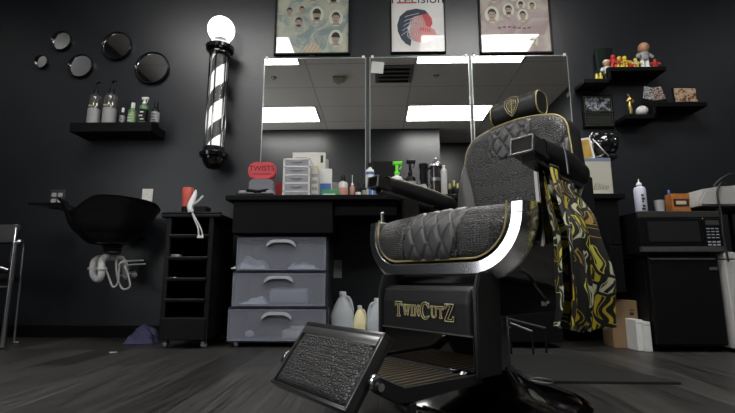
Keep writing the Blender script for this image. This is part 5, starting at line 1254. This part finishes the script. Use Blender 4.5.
# armrests
def arm(s, f0, z0, f1, z1, xs):
    """one armrest: chrome front block + long upholstered pad, sloping back"""
    d = Vector((0, -(f1 - f0), z1 - z0)); L_ = d.length; d.normalize(); n = Vector((1, 0, 0)).cross(d) * -1
    if n.z < 0: n = -n
    O = V(xs, f0, z0); MA = Matrix.Translation(O) @ Matrix(((1, 0, 0, 0), (0, d.y, n.y, 0), (0, d.z, n.z, 0), (0, 0, 0, 1)))    # local y runs to the rear, z up
    bm = nb(); box2(bm, (-.030, .0, -.042), (.030, .07, .0), .0025, MA); o = build('armrest', bm, mat('dark_chrome_block', (.16, .15, .14), .18, 1), chair)
    bm = nb()
    for a, b in (((-.030, -.042), (.030, -.039)), ((-.030, -.003), (.030, 0)), ((-.030, -.042), (-.027, 0)), ((.027, -.042), (.030, 0))): box2(bm, (a[0], -.004, a[1]), (b[0], .004, b[1]), .001, MA)
    build('front_bezel', bm, M_STEEL, o)
    bm = nb()
    def pf(u, v):
        y = .055 + (L_ - .055) * u; a = 2 * math.pi * v
        k = 1 if u < .85 else math.sqrt(max(.0, 1 - ((u - .85) / .15) ** 2)); k = max(k, .02)
        wv = .031 + .009 * math.sin(math.pi * min(1, u * 1.3)) ; hv = .026 + .006 * math.sin(math.pi * u)
        c, s_ = math.cos(a), math.sin(a); q = (abs(c) ** 3.5 + abs(s_) ** 3.5) ** (-1 / 3.5)
        return MA @ Vector((wv * c * q * k, y, -.018 + hv * s_ * q * (k * .8 + .2) + .004))
    vs = grid(bm, pf, 40, 32); bmesh.ops.remove_doubles(bm, verts=bm.verts, dist=1e-5)
    build('arm_pad', bm, M_LEATHER, o, 50)
    bm = nb(); tube(bm, [pf(u / 30, .16) for u in range(3, 30)], .0016, 6); tube(bm, [pf(u / 30, .34) for u in range(3, 30)], .0016, 6); build('gold_piping', bm, M_GOLD, o, 60)
    bm = nb(); box2(bm, (-.018, .03, -.056), (.018, L_ * .86, -.040), .002, MA); build('arm_rail', bm, M_DCHROME, o)
    xo = s * (SA + .056)
    bm = nb(); a_ = MA @ Vector((0, L_ * .30, -.05)); b_ = MA @ Vector((0, L_ * .48, -.05))
    pts = [(-a_.y, a_.z), (-b_.y, b_.z), (-b_.y - .03, .47), (-a_.y - .01, .45)]
    prism(bm, pts, xo - .006, xo + .006, Matrix(((0, 1, 0, 0), (-1, 0, 0, 0), (0, 0, 1, 0), (0, 0, 0, 1))), bev=.002); build('arm_support', bm, mat('dark_chrome_block', (.16, .15, .14), .18, 1), o, 40)
arm(1, .27, .703, -.025, .656, .332)
arm(-1, .185, .742, -.27, .690, -.325)
bm = nb(); tube(bm, [V(-.318, .15, .50), V(-.318, .15, .605)], .006, 12); ball(bm, V(-.318, .15, .606), .008); build('lever_rod', bm, M_STEEL, chair, 60)
bm = nb(); lathe(bm, [(0, 0), (.01, 0), (.012, .012), (.006, .016), (0, .016)], 12, Matrix.Translation(V(.23, .05, .30))); tube(bm, [V(.19, .03, .36), V(.25, .06, .31)], .006, 8); build('side_lever', bm, M_CHROME, chair, 50)

# ------------------------------------------------------------------ the cape over the armrest
cape = thing('barber_cape', 'black cape with yellow and white print hung from the right armrest', 'cape', (ox, oy, 0), rz=R(-TH))
def capef(u, v):
    # u across (front to rear), v downwards
    fbot = .264 - .245 * u
    g = v ** .55
    # gathered near the clip, fanning out below
    f = (.215 - .16 * u) * (1 - g) + (fbot) * g
    z = .635 - .018 * u - .05 * u * (1 - g) - v * (.365 - .010 * math.sin(u * 9))
    fold = .017 * math.sin(u * 17 + v * 1.3) * (.35 + .65 * v) + .008 * math.sin(u * 41 + 2 * v) * v + .018 * noise.noise(Vector((u * 3, v * 3, 5)))
    x = .384 + fold + .020 * math.sin(v * 2.6) - .02 * (1 - v) ** 3
    return V(x, f, z)
bm = nb(); grid(bm, capef, 110, 90, uv=lambda u, v: (u, 1 - v * 1.55))
cl = build('fabric', bm, M_CAPE, cape, 70)
sd = cl.modifiers.new('thickness', 'SOLIDIFY'); sd.thickness = .0015
bm = nb()     # back layer of the folded cape hanging on the inner side
grid(bm, lambda u, v: capef(.04 + u * .98, v) + Vector((-.028 - .012 * math.sin(u * 11), .006, -.012 * math.sin(u * 7))), 80, 60, uv=lambda u, v: (u + .37, 1.4 - v * 1.55)); cl2 = build('rear_fold', bm, M_CAPE, cape, 70)
bm = nb(); tube(bm, [capef(i / 30, .0) + Vector((0, 0, .002)) for i in range(31)], .004, 8)
build('neck_band', bm, M_CAPE and mat('cape_binding', (.05, .045, .02), .6), cape, 60)
bm = nb(); tube(bm, smoothpath([V(.396, .205, .685), V(.400, .203, .65), V(.402, .203, .61)], 4), .0022, 8); build('snap_hook', bm, M_STEEL, cape, 60)

# ------------------------------------------------------------------ light, world, camera
w = bpy.data.worlds.new('World'); scene.world = w; w.use_nodes = True
w.node_tree.nodes['Background'].inputs[0].default_value = (.6, .65, .75, 1); w.node_tree.nodes['Background'].inputs[1].default_value = .02
cam = bpy.data.cameras.new('Camera'); co = bpy.data.objects.new('Camera', cam); COL.objects.link(co)
cam.sensor_fit = 'HORIZONTAL'; cam.sensor_width = 36; cam.lens = FOC / 735 * 36; cam.clip_start = .02
rot = Matrix((( _rt.x, _up.x, -_fw.x), (_rt.y, _up.y, -_fw.y), (_rt.z, _up.z, -_fw.z)))
co.matrix_world = Matrix.Translation((0, 0, EYE)) @ rot.to_4x4()
scene.camera = co
scene.view_settings.view_transform = 'Standard'; scene.view_settings.look = 'None'; scene.view_settings.gamma = 1; scene.view_settings.exposure = 0
scene.view_settings.use_curve_mapping = False
